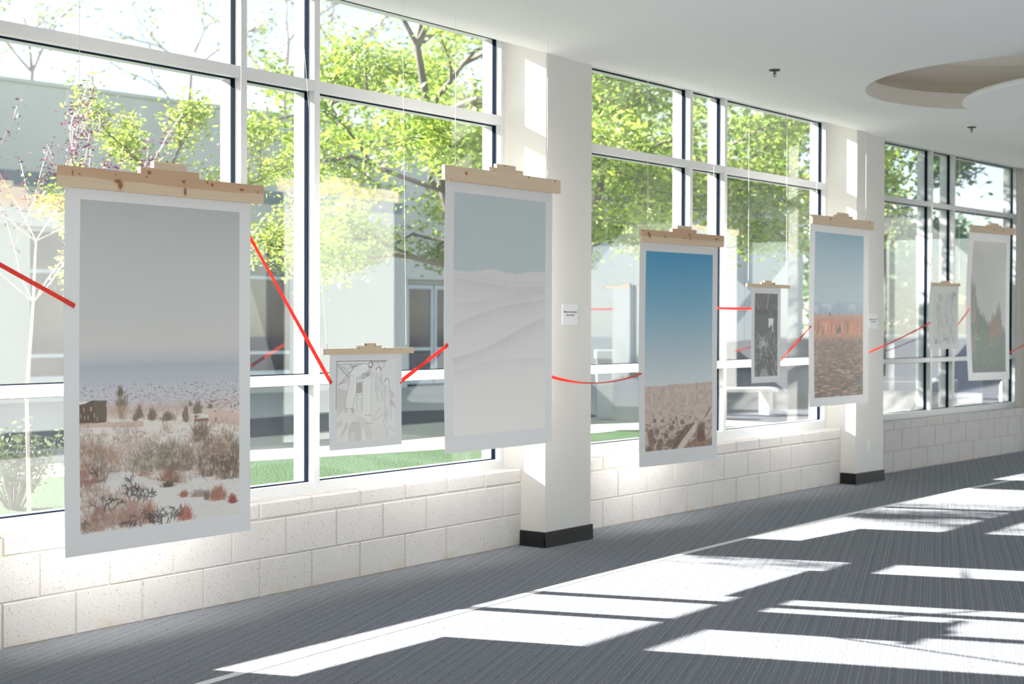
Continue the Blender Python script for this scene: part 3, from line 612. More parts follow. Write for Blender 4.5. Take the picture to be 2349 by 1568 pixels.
def art_drawing():
    """pencil drawing: timber frame, draped standing figures, pillar, stairs and a small arch (own design)"""
    W_, H_ = 200, 254; A = Art(W_, H_, (192, 191, 188)); K = (92, 92, 92); G = (150, 148, 144); D = (168, 162, 156)
    A.poly([(0, 2), (W_*.84, 3)], 2, K); A.poly([(4, 12), (90, 11)], 1.2, K, .8); A.poly([(0, 2), (0, 150)], 3.4, K, .8); A.poly([(6, 8), (6, 70)], 1.1, K, .6)
    for i in range(7): A.ln(4+i*1.4, 78-i*.8, 46+i*1.4, 34+i*5, 1.1, K if i in (0, 3) else G, .75)
    A.ln(4, 14, 40, 52, 2.6, K, .6); A.ln(10, 12, 48, 46, 1.1, K, .8); A.ln(44, 12, 58, 30, 3, K, .5); A.ln(22, 24, 60, 24, 1.1, G)
    A.fill([(52, 16), (84, 14), (84, 20), (58, 34)], (96, 96, 96), .5); A.fill([(2, 84), (36, 96), (34, 150), (2, 176)], D, .5); A.fill([(68, 72), (86, 68), (86, 104), (66, 104)], (138, 134, 130), .8)
    for i in range(260): x, y = random.uniform(4, 34), random.uniform(84, 160); A.ln(x, y, x+random.uniform(2, 6), y-random.uniform(2, 5), .8, G, .3)
    for i in range(120): x, y = random.uniform(6, 60), random.uniform(16, 44); A.ln(x, y, x+4, y+random.uniform(-4, 4), .8, G, .4)
    # bending draped figure on a pedestal
    body = [(46, 40), (58, 22), (72, 16), (84, 12), (96, 10), (104, 16), (112, 30), (104, 42), (96, 56), (76, 58), (68, 54), (66, 70), (66, 100), (60, 118), (54, 150), (30, 150), (34, 110), (42, 70)]
    A.fill(body, (200, 199, 196), .95); A.poly(body + [body[0]], 1.2, K, .6)
    for x0 in (46, 50, 55, 60): A.ln(x0, 44, x0-10+random.uniform(-1, 1), 148, .9, G, .55)
    A.blob(113, 16, 7, 10, (196, 194, 190), 1, .2)
    for i in range(46): a_ = random.uniform(0, 6.28); A.ln(113+5*math.cos(a_), 15+8*math.sin(a_), 113+8*math.cos(a_+.5), 15+11*math.sin(a_+.5), 1.2, (86, 86, 86), .6)
    for i in range(60): x, y = random.gauss(98, 9), random.gauss(44, 7); A.ln(x, y, x+random.uniform(-5, 5), y+random.uniform(2, 8), 1.1, (96, 96, 96), .55)
    for i in range(3): A.ln(72+i*4, 50, 96, 60-i*2, 1, K, .5)
    A.fill([(28, 150), (36, 146), (38, 162), (28, 164)], D, .7); A.fill([(48, 152), (58, 150), (60, 164), (52, 166)], (140, 136, 132), .7)
    # pillar
    A.fill([(88, 58), (116, 48), (116, 268), (88, 256)], (198, 197, 193), .8); A.ln(88, 62, 88, 160, 1, G, .8); A.ln(116, 50, 114, 230, 1, G, .8); A.ln(66, 110, 88, 110, 1, G); A.ln(66, 122, 88, 122, 1, G); A.ln(68, 108, 68, 160, 1, G); A.ln(84, 130, 84, 158, 1.6, G, .8)
    for y in (175, 201, 230): A.ln(96, y, 118, y, 2.4 if y < 210 else 1, (140, 136, 132), .7)
    # two robed figures on the right
    for cx_, cy_, hh in ((140, 32, 92), (170, 70, 118)):
        A.blob(cx_, cy_, 8, 9, (198, 196, 192), .9, .3)
        for i in range(34): a_ = random.uniform(2.6, 6.8); A.ln(cx_+6*math.cos(a_), cy_+7*math.sin(a_), cx_+9*math.cos(a_+.4), cy_+10*math.sin(a_+.4), 1.1, (120, 118, 114), .55)
        for s_, w_ in ((-1, .16), (1, .14)):
            pts = [(cx_ + s_*(4 + 10*math.sin(t*2.4+.3)*(1-t*.4) + random.uniform(-1.5, 1.5)) + 6*t, cy_ + 10 + hh*t) for t in np.linspace(0, 1, 12)]; A.poly(pts, 1.1, (118, 114, 110), .7)
        for i in range(26): x = cx_+random.uniform(-9, 12); y = cy_+random.uniform(12, hh*.9); A.poly([(x, y), (x+random.uniform(-3, 3), y+8), (x+random.uniform(-4, 5), y+16)], .9, G, .5)
    A.poly([(152, 30), (140, 16), (136, 4)], 1.2, K, .6); A.poly([(148, 34), (160, 20), (158, 4)], 1.2, K, .6); A.fill([(120, 1), (W_*.84, 2), (W_*.84, 9), (120, 10)], (140, 138, 134), .6)
    A.fill([(178, 96), (192, 104), (198, 120), (190, 126), (182, 118)], D, .7); A.fill([(180, 126), (196, 138), (202, 166), (190, 150), (178, 142)], (160, 152, 146), .7)
    A.poly([(150, 150), (130, 176), (122, 190), (132, 190), (150, 180), (162, 172)], 1.2, K, .5); A.poly([(164, 170), (158, 200), (166, 226), (170, 250)], 1.3, K, .5); A.poly([(174, 168), (168, 200), (172, 226), (172, 252)], 1.1, G, .8)
    # arch and steps
    for i in range(9): A.poly([(38+i*.8+40-math.cos(t)*(38-i*3), 252-math.sin(t)*(74-i*4) if t < 3.1 else 252) for t in np.linspace(.35, PI, 20)][6:], 1.4, (150, 142, 136), .5)
    A.fill([(40, 254), (40, 214), (48, 196), (60, 190), (76, 196), (82, 214), (82, 254)], (160, 152, 146), .7); A.fill([(44, 254), (46, 226), (58, 222), (62, 240), (58, 254)], (186, 182, 176), .8)
    A.fill([(14, 232), (34, 190), (40, 206), (16, 238)], (150, 144, 140), .5); A.fill([(0, 190), (20, 182), (22, 200), (0, 214)], (168, 164, 158), .6)
    for i in range(8): A.ln(116, 212+i*5, 156+random.uniform(-6, 6), 210+i*5, .8, G, .4)
    for i in range(3): A.poly([(124+i*22+8*math.cos(t), 240+7*math.sin(t)) for t in np.linspace(0, 6.28, 14)], .9, G, .5)
    A.ln(178, 216, 199, 236, 2.4, G, .6); A.poly([(114, 254), (W_-2, 250)], .9, G, .5)
    A.blend(np.clip((A.yy/H_-.35)/.6, 0, 1)*.35, (196, 192, 186)); return A
def art_interior():
    """dark grey etching of a hall with dense streaky figures"""
    W_, H_ = 80, 240; A = Art(W_, H_, (104, 104, 104)); n = A.noise(5, 12, 4); n2 = A.noise(26, 60, 2); A.blend(np.clip(n*1.6-.5, 0, 1)*.5, (128, 128, 128)); A.blend(np.clip(n2*2-1, 0, 1)*.5, (82, 82, 82))
    A.fill([(3, 20), (6, 20), (16, 46), (13, 48)], (160, 160, 160), .7); A.fill([(44, 4), (49, 4), (44, 46), (40, 44)], (156, 156, 156), .7); A.fill([(70, 46), (80, 30), (80, 36), (74, 46)], (140, 140, 140), .5)
    A.fill([(0, 44), (80, 46), (80, 66), (0, 60)], (88, 88, 88), .6); A.fill([(48, 50), (62, 50), (60, 66), (50, 66)], (128, 128, 128), .6)
    A.fill([(47, 72), (65, 72), (65, 84), (60, 96), (56, 88), (52, 98), (48, 98)], (222, 222, 220)); A.fill([(60, 86), (65, 84), (64, 112), (59, 108)], (196, 196, 194), .9)
    for i in range(420):
        x, y = random.uniform(3, 77), random.uniform(108, 205); L = random.uniform(4, 13); c = random.choice([(172, 172, 170), (150, 150, 148), (84, 84, 84), (74, 74, 74)])
        A.poly([(x, y), (x+random.uniform(-2.5, 2.5), y+L/2), (x+random.uniform(-2, 2), y+L)], random.uniform(.9, 1.9), c, .6)
    for i in range(50): x, y = random.gauss(28, 11), random.gauss(140, 14); A.poly([(x, y), (x+3, y+5), (x-1, y+9)], 1.6, (200, 200, 198), .6)
    A.fill([(24, 218), (40, 218), (50, 240), (16, 240)], (160, 160, 158), .8); A.fill([(58, 218), (62, 218), (74, 240), (66, 240)], (158, 158, 156), .7); A.fill([(66, 215), (69, 214), (80, 228), (80, 234)], (156, 156, 154), .7); A.fill([(2, 222), (8, 222), (6, 240), (0, 240)], (150, 150, 150), .6)
    return A
def art_sketch():
    W_, H_ = 76, 130; A = Art(W_, H_, (206, 207, 202)); random.seed(21)
    for i in range(210):
        x, y = random.choice((18, 42, 60)) + random.gauss(0, 6), random.uniform(3, H_-6); L = random.uniform(6, 18); b = random.uniform(-4, 4)
        A.poly([(x, y), (x+b, y+L/2), (x+b*.3, y+L)], random.uniform(.9, 1.8), random.choice([(160, 162, 160), (176, 178, 176), (188, 190, 186)]), .5)
    for x, y in ((22, 14), (58, 10), (52, 14)): A.poly([(x+6*math.cos(t), y+8*math.sin(t)) for t in np.linspace(0, 6.3, 14)], 1.4, (160, 162, 160), .5)
    for i in range(40): x, y = random.choice(((8, 124), (66, 6), (40, 118))); A.ln(x+random.gauss(0, 4), y+random.gauss(0, 4), x+random.gauss(0, 6), y+random.gauss(0, 6), 1.4, (130, 132, 130), .45)
    A.ln(2, 1, 2, H_-2, 1, (180, 182, 178), .6); A.ln(W_-2, 1, W_-2, H_-2, 1, (170, 172, 170), .6); return A

# ------------------------------------------------------------------ hanging prints
def make_print(spec):
    L, R = Vector(spec['L']), Vector(spec['R']); w = (R - L).length; ang = math.atan2(R.y - L.y, R.x - L.x); z0, z1 = spec['z']
    root = empty('hanging_print', (L.x, L.y, 0), ang); tag(root, spec['label'], 'art print', spec.get('group'))
    # rail (board with a stepped crest), front face at y = -t
    t = spec.get('t', .024); x0, x1, r0, r1, steps = spec['rail']; sh = spec['sh']
    poly = [(x0, r0), (x1, r0), (x1, r1)]
    (a1, b1), (a2_, b2) = steps
    poly += [(b1, r1), (b1, r1 + sh), (b2, r1 + sh), (b2, r1 + 2*sh), (a2_, r1 + 2*sh), (a2_, r1 + sh), (a1, r1 + sh), (a1, r1), (x0, r1)]
    m = MB(); m.prism(poly, -t, 0, lambda p, y: (p[0], y, p[1]))
    rail_ = m.build('rail', spec['wood'], root, bevel=.0008); tag(rail_, spec.get('raillabel', 'pine rail with a stepped crest'))
    # cords and hooks
    for cx_, top in spec['cords']:
        zt = CZ if True else 0
        hk = MB(); hk.tube([(cx_, -t/2, r1 - .002), (cx_, -t/2, r1 + .012)] + [(cx_ + .006*math.sin(a_), -t/2, r1 + .018 - .006*math.cos(a_)) for a_ in np.linspace(0, 5.2, 8)], .0013, 5)
        hk.build('hook', M['hook'], rail_)
        cr = MB(); cr.tube([(cx_, -t/2, r1 + .018), (cx_ + top, -t/2, zt)], .0013 * spec.get('cw', 1), 6); cr.build('cord', M['string'], root)
    # paper: one sheet, print colours carried by the mesh, hanging behind the rail
    A = spec['art'](); px0, px1, pz0, pz1 = spec['img']; lin = A.lin(spec['gain']); H_, W_ = lin.shape[:2]
    mg = np.array(spec.get('margin', (.80, .80, .80))); vf = spec.get('fine', 0)
    xs = [0, px0 - .0005] + list(np.linspace(px0 + .0005, px1 - .0005, W_)) + [px1 + .0005, w]
    vs_ = (list(np.linspace(0, vf, 26, endpoint=False)) + list(np.linspace(vf, 1, int(H_*(1-vf))))) if vf else list(np.linspace(0, 1, H_))
    zs = [r0 + .012, pz1 + .0005] + [pz1 - .0005 - v*(pz1 - pz0 - .001) for v in vs_] + [pz0 - .0005, z0]
    nx, nz = len(xs), len(zs); XS, ZS = np.meshgrid(np.array(xs), np.array(zs)); cols = np.zeros((nz, nx, 4), np.float32); cols[..., 3] = 1; cols[..., :3] = mg
    ri = np.clip((np.array(vs_)*(H_-1)).round().astype(int), 0, H_-1); cols[2:-2, 2:-2, :3] = lin[ri]
    curl = spec.get('curl', .01); tz = (z1 - ZS)/(z1 - z0); YS = -.002 + curl*np.sin(tz*PI)*(.6 + .4*np.cos(XS/w*PI)) - spec.get('flare', 0)*tz**3
    if spec.get('slope'): ZS = ZS + 0
    co = np.stack([XS, YS + .0035, ZS], -1).reshape(-1, 3); th = .0006
    idx = np.arange(nx*nz).reshape(nz, nx); a_, b_, c_, d_ = idx[:-1, :-1].ravel(), idx[:-1, 1:].ravel(), idx[1:, 1:].ravel(), idx[1:, :-1].ravel()
    faces = np.stack([a_, d_, c_, b_], -1); nv = len(co)
    # coarse back sheet
    bx_ = np.linspace(0, nx-1, 12).round().astype(int); bz_ = np.linspace(0, nz-1, 24).round().astype(int); bco = co.reshape(nz, nx, 3)[bz_][:, bx_].copy(); bco[..., 1] += .0012
    bi = np.arange(bco.shape[0]*bco.shape[1]).reshape(len(bz_), len(bx_)) + nv; f2 = np.stack([bi[:-1, :-1].ravel(), bi[:-1, 1:].ravel(), bi[1:, 1:].ravel(), bi[1:, :-1].ravel()], -1)
    co = np.concatenate([co, bco.reshape(-1, 3)]); faces = np.concatenate([faces, f2])
    colsall = np.concatenate([cols.reshape(-1, 4), np.tile(np.array([.84, .84, .84, 1], np.float32), (len(bco.reshape(-1, 3)), 1))])
    me = bpy.data.meshes.new('paper'); me.vertices.add(len(co)); me.vertices.foreach_set('co', co.astype(np.float32).ravel())
    me.loops.add(faces.size); me.loops.foreach_set('vertex_index', faces.astype(np.int32).ravel()); me.polygons.add(len(faces))
    me.polygons.foreach_set('loop_start', np.arange(0, faces.size, 4, dtype=np.int32)); me.update(calc_edges=True)
    me.polygons.foreach_set('use_smooth', [True]*len(faces))
    ca = me.color_attributes.new('print', 'FLOAT_COLOR', 'POINT'); ca.data.foreach_set('color', colsall.ravel()); me.validate()
    me.materials.append(spec.get('mat', M['glossy'])); po = bpy.data.objects.new('paper', me); COL.objects.link(po); po.parent = root
    return root
kn = lambda *a: list(a)
PR = [
 dict(name='p1', L=(-1.893, 6.282), R=(-1.259, 7.1385), z=(.450, 2.022), rail=(-.043, 1.129, 2.024, 2.112, ((.382, .721), (.456, .649))), sh=.030, img=(.079, .995, .538, 1.978), art=art_snow, gain=1.42, fine=.50,
      cords=((.065, 0), (.992, 0)), wood=woodmat('pine_two_tone', kn((.27, 2.052, .012, .020), (.255, 2.066, .016, .008), (.637, 2.048, .008, .016), (.628, 2.093, .009, .007), (.02, 2.083, .004, .012), (.055, 2.081, .005, .004), (.43, 2.118, .010, .008), (.415, 2.098, .005, .004), (.245, 2.094, .004, .003), (.80, 2.092, .008, .007), (.77, 2.1, .006, .004), (.985, 2.083, .014, .006), (1.09, 2.079, .005, .004)), 2.068), raillabel='two-tone knotty pine rail with a stepped crest',
      label='largest, nearest hanging print of a snowy desert town and cactus scrub under a grey sky'),
 dict(name='p2', L=(-.375, 8.351), R=(.2494, 9.185), z=(.714, 2.256), rail=(-.037, 1.094, 2.256, 2.340, ((.369, .700), (.442, .628))), sh=.023, img=(.081, .970, .81, 2.197), art=art_dunes, gain=1.55,
      cords=((.071, 0), (.968, 0)), wood=woodmat('pine_ring_knot', kn((.155, 2.306, .010, .010), (.42, 2.345, .004, .004), (.52, 2.378, .007, .003), (.76, 2.333, .008, .006), (.97, 2.328, .004, .004), (1.035, 2.329, .006, .006), (.02, 2.262, .004, .004))), raillabel='pale pine rail with one ring-shaped knot',
      label='tall hanging print of pale white dunes under a flat grey-blue sky beside the near column'),
 dict(name='s1', L=(-.9325, 7.596), R=(-.596, 8.032), z=(.795, 1.290), rail=(-.063, .636, 1.288, 1.319, ((.193, .377), (.239, .333))), sh=.0135, t=.012, img=(.050, .501, .834, 1.257), art=art_drawing, gain=1.62, mat=M['matte'], curl=.006,
      cords=((-.030, -.20), (.577, -.035)), cw=.8, wood=woodmat('pine_fine', kn((.255, 1.337, .006, .004), (.325, 1.332, .004, .003), (.2, 1.318, .004, .003), (.40, 1.316, .005, .003), (.44, 1.308, .003, .002), (.53, 1.312, .003, .003))), raillabel='thin pine rail with a stepped crest',
      label='small hanging print of a pencil drawing with draped figures, timber frame and arch'),
 dict(name='p3', L=(.8763, 10.147), R=(1.5003, 10.815), z=(.466, 2.013), rail=(-.012, .958, 2.011, 2.096, ((.332, .618), (.388, .555))), sh=.024, img=(.068, .852, .570, 1.953), art=art_mesa, gain=1.32, fine=.64,
      cords=((.063, 0), (.842, 0)), wood=woodmat('pine_two_tone_two', kn((.06, 2.068, .010, .014), (.075, 2.056, .008, .016), (.25, 2.058, .005, .010), (.53, 2.085, .006, .008), (.54, 2.060, .005, .016), (.47, 2.056, .012, .004), (.86, 2.066, .02, .005), (.0, 2.09, .006, .006)), 2.052), raillabel='knotty two-tone pine rail with a stepped crest',
      label='hanging print of a snow-dusted rocky mesa slope under a deep blue sky'),
 dict(name='s2', L=(1.8285, 11.294), R=(2.1147, 11.663), z=(1.0, 1.733), rail=(-.099, .597, 1.733, 1.760, ((.128, .354), (.176, .289))), sh=.014, t=.012, img=(.050, .416, 1.048, 1.688), art=art_interior, gain=1.25, mat=M['matte'], curl=.004,
      cords=((-.072, 0), (.545, 0)), cw=1.1, wood=woodmat('pine_fine_two', kn((.325, 1.765, .006, .010))), raillabel='thin pine rail with a stepped crest',
      label='small narrow hanging print of a dark grey crowded interior etching'),
 dict(name='p4', L=(2.4266, 12.0756), R=(3.105, 12.903), z=(.773, 2.268), rail=(-.009, 1.111, 2.272, 2.346, ((.394, .712), (.456, .639))), sh=.021, img=(.089, .968, .846, 2.212), art=art_canyon, gain=.98,
      cords=((.081, 0), (.976, 0)), wood=woodmat('pine_clear', kn((.30, 2.325, .012, .010), (1.03, 2.335, .012, .006))), raillabel='clear pine rail with a stepped crest',
      label='tall hanging print of orange canyon cliffs and red desert under a blue sky'),
 dict(name='s3', L=(4.0152, 14.232), R=(4.376, 14.527), z=(1.216, 1.834), rail=(-.007, .474, 1.826, 1.855, ((.152, .317), (.19, .275))), sh=.011, t=.012, img=(.075, .43, 1.265, 1.768), art=art_sketch, gain=1.3, mat=M['matte'], curl=.02, margin=(.84, .84, .81),
      cords=((.01, 0), (.46, 0)), cw=1.3, wood=woodmat('pine_clear_two', []), raillabel='thin pine rail with a rounded crest',
      label='small hanging print of a faint pencil sketch on cream paper in the far window'),
 dict(name='p5', L=(4.607, 14.946), R=(5.1876, 15.444), z=(.886, 2.385), rail=(.006, .815, 2.385, 2.456, ((.293, .563), (.341, .501))), sh=.018, img=(.085, .694, .965, 2.30), art=art_spires, gain=.92, curl=.035,
      cords=((.08, 0), (.74, 0)), cw=1.3, wood=woodmat('pine_clear_three', kn((.42, 2.425, .008, .008), (.59, 2.42, .007, .007))), raillabel='clear pine rail with a stepped crest',
      label='farthest hanging print of misty green cliffs with rust-coloured rock spires'),
]
for s_ in PR: make_print(s_)

# ------------------------------------------------------------------ red ribbon lengths strung between the prints
def lerp_LR(sp, t, off=.006):
    L, R = Vector(sp['L']), Vector(sp['R']); d = (R-L).normalized(); n = Vector((-d.y, d.x)); return L.lerp(R, t) + n*off
D_ = {s_['name']: s_ for s_ in PR}
def ribbon(pa, za, pb, zb, sag, wd, twist, label, tilt=0.):
    n_ = 28; m = MB(); pa, pb = Vector((*pa, za)), Vector((*pb, zb)); d = (pb - pa); dh = Vector((d.x, d.y, 0)).normalized(); side = Vector((-dh.y, dh.x, 0))
    top, bot = [], []
    for i in range(n_ + 1):
        t = i/n_; c = pa.lerp(pb, t); c.z -= sag*4*t*(1-t); dd = d.normalized(); nn = dd.cross(side).normalized(); a_ = tilt + twist(t)
        w_ = (nn*math.cos(a_) + side*math.sin(a_)) * wd/2; th = (nn*-math.sin(a_) + side*math.cos(a_)) * .0006
        top.append([c+w_+th, c-w_+th, c-w_-th, c+w_-th])
    vs = [v for r_ in top for v in r_]; fs = []
    for i in range(n_):
        b = i*4
        for j in range(4): fs.append((b+j, b+(j+1) % 4, b+4+(j+1) % 4, b+4+j))
    fs += [(3, 2, 1, 0), tuple(n_*4+j for j in range(4))]; m.add(vs, fs)
    o = m.build('ribbon', M['red']); tag(o, label, 'ribbon', 'red ribbon lengths strung between the prints'); return o
Z0 = lambda t: 0.
g = bp(0, -.60, -.45)
ribbon(g, 1.81, lerp_LR(D_['p1'], .05), 1.520, .0, .020, Z0, 'red ribbon coming in from the left edge to the snowy desert print')
ribbon(lerp_LR(D_['p1'], .97), 1.905, lerp_LR(D_['s1'], .03), 1.140, .0, .020, lambda t: .25*math.sin(t*6), 'steep red ribbon from the snowy desert print down to the figure drawing')
ribbon(lerp_LR(D_['s1'], .97), 1.130, lerp_LR(D_['p2'], .03), 1.330, .0, .021, lambda t: .9*max(0, .35-t)*3, 'red ribbon rising from the figure drawing to the white dunes print')
ribbon(lerp_LR(D_['p2'], .97), 1.128, lerp_LR(D_['p3'], .03), 1.112, .055, .020, lambda t: 1.35*math.sin(min(1, t/.62)*PI/2), 'sagging twisted red ribbon passing in front of the near column')
ribbon(lerp_LR(D_['p3'], .97), 1.569, lerp_LR(D_['s2'], .03), 1.571, .003, .018, Z0, 'level red ribbon from the blue-sky mesa print to the dark etching')
ribbon(lerp_LR(D_['s2'], .97), 1.155, lerp_LR(D_['p4'], .03), 1.437, .0, .012, lambda t: .8+.6*math.sin(t*9), 'thin red ribbon rising from the dark etching to the orange canyon print')
ribbon(lerp_LR(D_['p4'], .97), 1.200, lerp_LR(D_['s3'], .03), 1.472, .01, .014, lambda t: 1.5*t*(1-t)*3.2, 'red ribbon rising from the orange canyon print to the faint sketch')
ribbon(lerp_LR(D_['s3'], .97), 1.440, lerp_LR(D_['p5'], .03), 1.615, .0, .022, Z0, 'short red ribbon between the faint sketch and the misty spires print')
g = bp(2, 3.2, -.45)
ribbon(lerp_LR(D_['p5'], .97), 1.155, g, 1.43, .01, .013, lambda t: .5, 'red ribbon leaving the misty spires print toward the right edge')

# ------------------------------------------------------------------ signs on the columns
def text(body, size, mat, parent, loc, rot, ext=.0004, align='CENTER'):
    c_ = bpy.data.curves.new('lettering', 'FONT'); c_.body = body; c_.size = size; c_.extrude = ext; c_.align_x = align; c_.align_y = 'CENTER'; c_.space_line = 1.1
    o = bpy.data.objects.new('lettering', c_); COL.objects.link(o); dg = bpy.context.evaluated_depsgraph_get(); me = bpy.data.meshes.new_from_object(o.evaluated_get(dg)); bpy.data.objects.remove(o)
    q = bpy.data.objects.new('lettering', me); COL.objects.link(q); me.materials.clear(); me.materials.append(mat); q.parent = parent; q.location = loc; q.rotation_euler = rot; return q
def sign(C, E_, s0, s1, z0, z1, label):
    C, E_ = Vector(C), Vector(E_); ang = math.atan2(E_.y-C.y, E_.x-C.x); r = empty('notice_card', (C.x, C.y, 0), ang); tag(r, label, 'sign')
    bx('card', M['card'], r, s0, s1, -.008, -.0005, z0, z1, bevel=.001)
    text('Please do not touch\nthe artwork', .0185, M['ink'], r, ((s0+s1)/2, -.0086, (z0+z1)/2 + .008), (PI/2, 0, 0))
sign(C1, E1, .178, .352, 1.441, 1.580, 'small white notice card on the near white column between the dunes and mesa prints')
sign(C2, E2, .22, .39, 1.41, 1.55, 'small white notice card on the far white column beside the canyon print')
ang = math.atan2(E2[1]-C2[1], E2[0]-C2[0]); r = empty('wall_outlet', (*C2, 0), ang); tag(r, 'small off-white wall outlet low on the far white column', 'outlet')
bx('cover_plate', M['outlet'], r, .19, .27, -.006, -.0003, .285, .40, bevel=.002)
for z in (.322, .363): bx('socket', M['card'], r, .215, .245, -.009, -.005, z - .013, z + .013, bevel=.002)

# ------------------------------------------------------------------ sprinklers
def sprinkler(x, y, label):
    r = empty('sprinkler', (x, y, CZ)); tag(r, label, 'sprinkler', 'ceiling sprinklers')
    m = MB(); pr = [(.040, -.001), (.036, -.008), (.012, -.012)]
    for (ra, za), (rb, zb_) in zip(pr[:-1], pr[1:]):
        m.add([(ra*math.cos(2*PI*j/20), ra*math.sin(2*PI*j/20), za) for j in range(20)] + [(rb*math.cos(2*PI*j/20), rb*math.sin(2*PI*j/20), zb_) for j in range(20)], [(j, (j+1) % 20, (j+1) % 20+20, j+20) for j in range(20)])
    m.build('escutcheon', M['dark'], r)
    m = MB(); m.tube([(0, 0, -.010), (0, 0, -.030), (0, 0, -.036)], [.010, .008, .005], 8); m.tube([(.009, 0, -.024), (.011, 0, -.036), (.002, 0, -.046)], .002, 5); m.tube([(-.009, 0, -.024), (-.011, 0, -.036), (-.002, 0, -.046)], .002, 5); m.build('body', M['brass'], r)
    m = MB(); m.tube([(0, 0, -.046), (0, 0, -.049)], .012, 12); m.build('deflector', M['brass'], r)
sprinkler(1.792, 10.16, 'nearer ceiling sprinkler above the window between the two columns')
sprinkler(4.039, 13.06, 'farther ceiling sprinkler beyond the round ceiling recess')

# ------------------------------------------------------------------ outside: ground
def gpoly(name, pts, z, mat, label=None, cat=None, kind=None, th=.05):
    m = MB(); m.prism(pts, z, z - th, lambda p, zz: (p[0], p[1], zz)); o = m.build(name, mat); tag(o, label, cat, None, kind); return o
def strip(k0, s0, o0, k1, s1, o1): return bp(k0, s0, o0), bp(k1, s1, o1)
m = MB(); gx = [-120, 200]; m.add([(-120, -80, -.12), (160, -80, -.12), (160, 24, -.12), (-120, 24, -.12), (160, 200, -.10), (-120, 200, -.10)], [(0, 1, 2, 3), (3, 2, 4, 5)])
tag(m.build('ground', M['asphalt']), kind='structure')
gpoly_pts = [(-14, 2), (-8, 10.8), (-2.9, 15.9), (1.2, 20.4), (3.0, 24), (3.4, 41), (-30, 10)]
gpoly('plaza', gpoly_pts, -.06, M['concrete'], kind='structure')
near = [bp(-1, -3, .27), bp(-1, 4, .27), bp(0, 0, .27), bp(0, 4, .27), bp(1, 0, .27), bp(1, 3.7, .27)]
far_ = [(4.0, 21.6), (1.5, 20.3), (-.85, 17.1), (-2.65, 15.7), (-7.5, 10.6), (-12, 4)]
lawn = gpoly('lawn', [(p.x, p.y) for p in near] + far_, -.01, M['lawn'], kind='stuff', label='green lawn outside the windows', cat='grass')
cur = []                                    # pale kerb path along the lawn
for (x, y), w_ in zip(far_, (1.1,)*6): cur.append((x - .75*w_, y + .66*w_))
gpoly('footpath', far_ + cur[::-1], .0, M['whitec'], kind='structure')
gpoly('pavement', [(p[0] - 2.6, p[1] + 2.4) for p in far_] + [(p[0] - 4.4, p[1] + 4.0) for p in far_][::-1], -.02, M['asphalt'], kind='structure')
# sloping street to the right, bank, kerbs
m = MB(); m.add([(3.2, 15.4, -.02), (12, 23, -.02), (20, 30, -.0), (9.5, 40, .62), (2.5, 28, .0)], [(0, 1, 2, 3, 4)]); tag(m.build('paving', M['asphalt']), kind='structure')
m = MB(); m.add([(4, 33, .15), (30, 33, .3), (34, 46, 1.05), (5, 46, 1.0)], [(0, 1, 2, 3)]);
tag(m.build('road', M['asphalt']), kind='structure')
m = MB(); m.add([(11, 60, 1.40), (46, 60, 1.40), (60, 95, 1.5), (12, 95, 1.5)], [(0, 1, 2, 3)]); m.add([(10.6, 46.2, 1.08), (40, 46.2, 1.10), (42, 51, 1.37), (10.9, 51, 1.37), (11, 60, 1.40), (46, 60, 1.40)], [(0, 1, 2, 3), (3, 2, 5, 4)]); tag(m.build('verge', M['lawn']), 'sunlit grass verge across the road beyond the far window', 'grass', kind='stuff')
bx('kerb', M['whitec'], tag(empty('roadside_kerb'), 'long pale kerb at the foot of the far grass verge', 'kerb'), 10.6, 40, 46.3, 46.7, .95, 1.14)
# round concrete planter and bollard on the paving outside the far window
def lathe(m, prof, n_=32):
    for (ra, za), (rb, zb_) in zip(prof[:-1], prof[1:]):
        m.add([(ra*math.cos(2*PI*j/n_), ra*math.sin(2*PI*j/n_), za) for j in range(n_)] + [(rb*math.cos(2*PI*j/n_), rb*math.sin(2*PI*j/n_), zb_) for j in range(n_)], [(j, (j+1) % n_, (j+1) % n_+n_, j+n_) for j in range(n_)])
r = empty('round_planter', (6.15, 24.2, 0)); tag(r, 'low round grey concrete planter on the paving outside the far window', 'planter')
m = MB(); lathe(m, [(1.0, -.02), (1.06, .05), (1.10, .50), (1.10, .56), (.92, .56), (.90, .46), (.001, .46)]); m.build('bowl', M['planter'], r, smooth=False)
m = MB(); lathe(m, [(.88, .462), (.5, .50), (.001, .52)]); m.build('soil', simple('soil', (.25, .18, .12), .95), r)
r = empty('bollard', (7.05, 20.9, 0)); tag(r, 'stout white concrete bollard outside the last window', 'bollard')
m = MB(); lathe(m, [(.16, -.02), (.16, .60), (.14, .65), (.001, .66)], 20); m.build('post', M['whitec'], r)
m = MB(); lathe(m, [(.165, .40), (.17, .41), (.17, .45), (.165, .46)], 20); m.build('collar', M['concrete'], r)
r = empty('trash_bin', (1.46, 23.4, 0)); tag(r, 'blue-grey litter bin with a dark slot across the lawn', 'bin')
bx('bin_body', M['bin'], r, -.13, .13, -.13, .13, -.02, .82, bevel=.01); bx('bin_hood', M['bin'], r, -.15, .15, -.15, .15, .90, 1.04, bevel=.015); bx('bin_slot', M['dark'], r, -.12, .12, -.12, .12, .82, .90)
r = empty('bench', (3.75, 24.0, 0), math.radians(20)); tag(r, 'low white bench on the paving seen below the dark etching', 'bench')
bx('seat', M['whitec'], r, -.55, .55, -.18, .18, .36, .42, bevel=.008)
for s_ in (-.42, .42): bx('leg', M['whitec'], r, s_-.04, s_+.04, -.15, .15, -.02, .36)

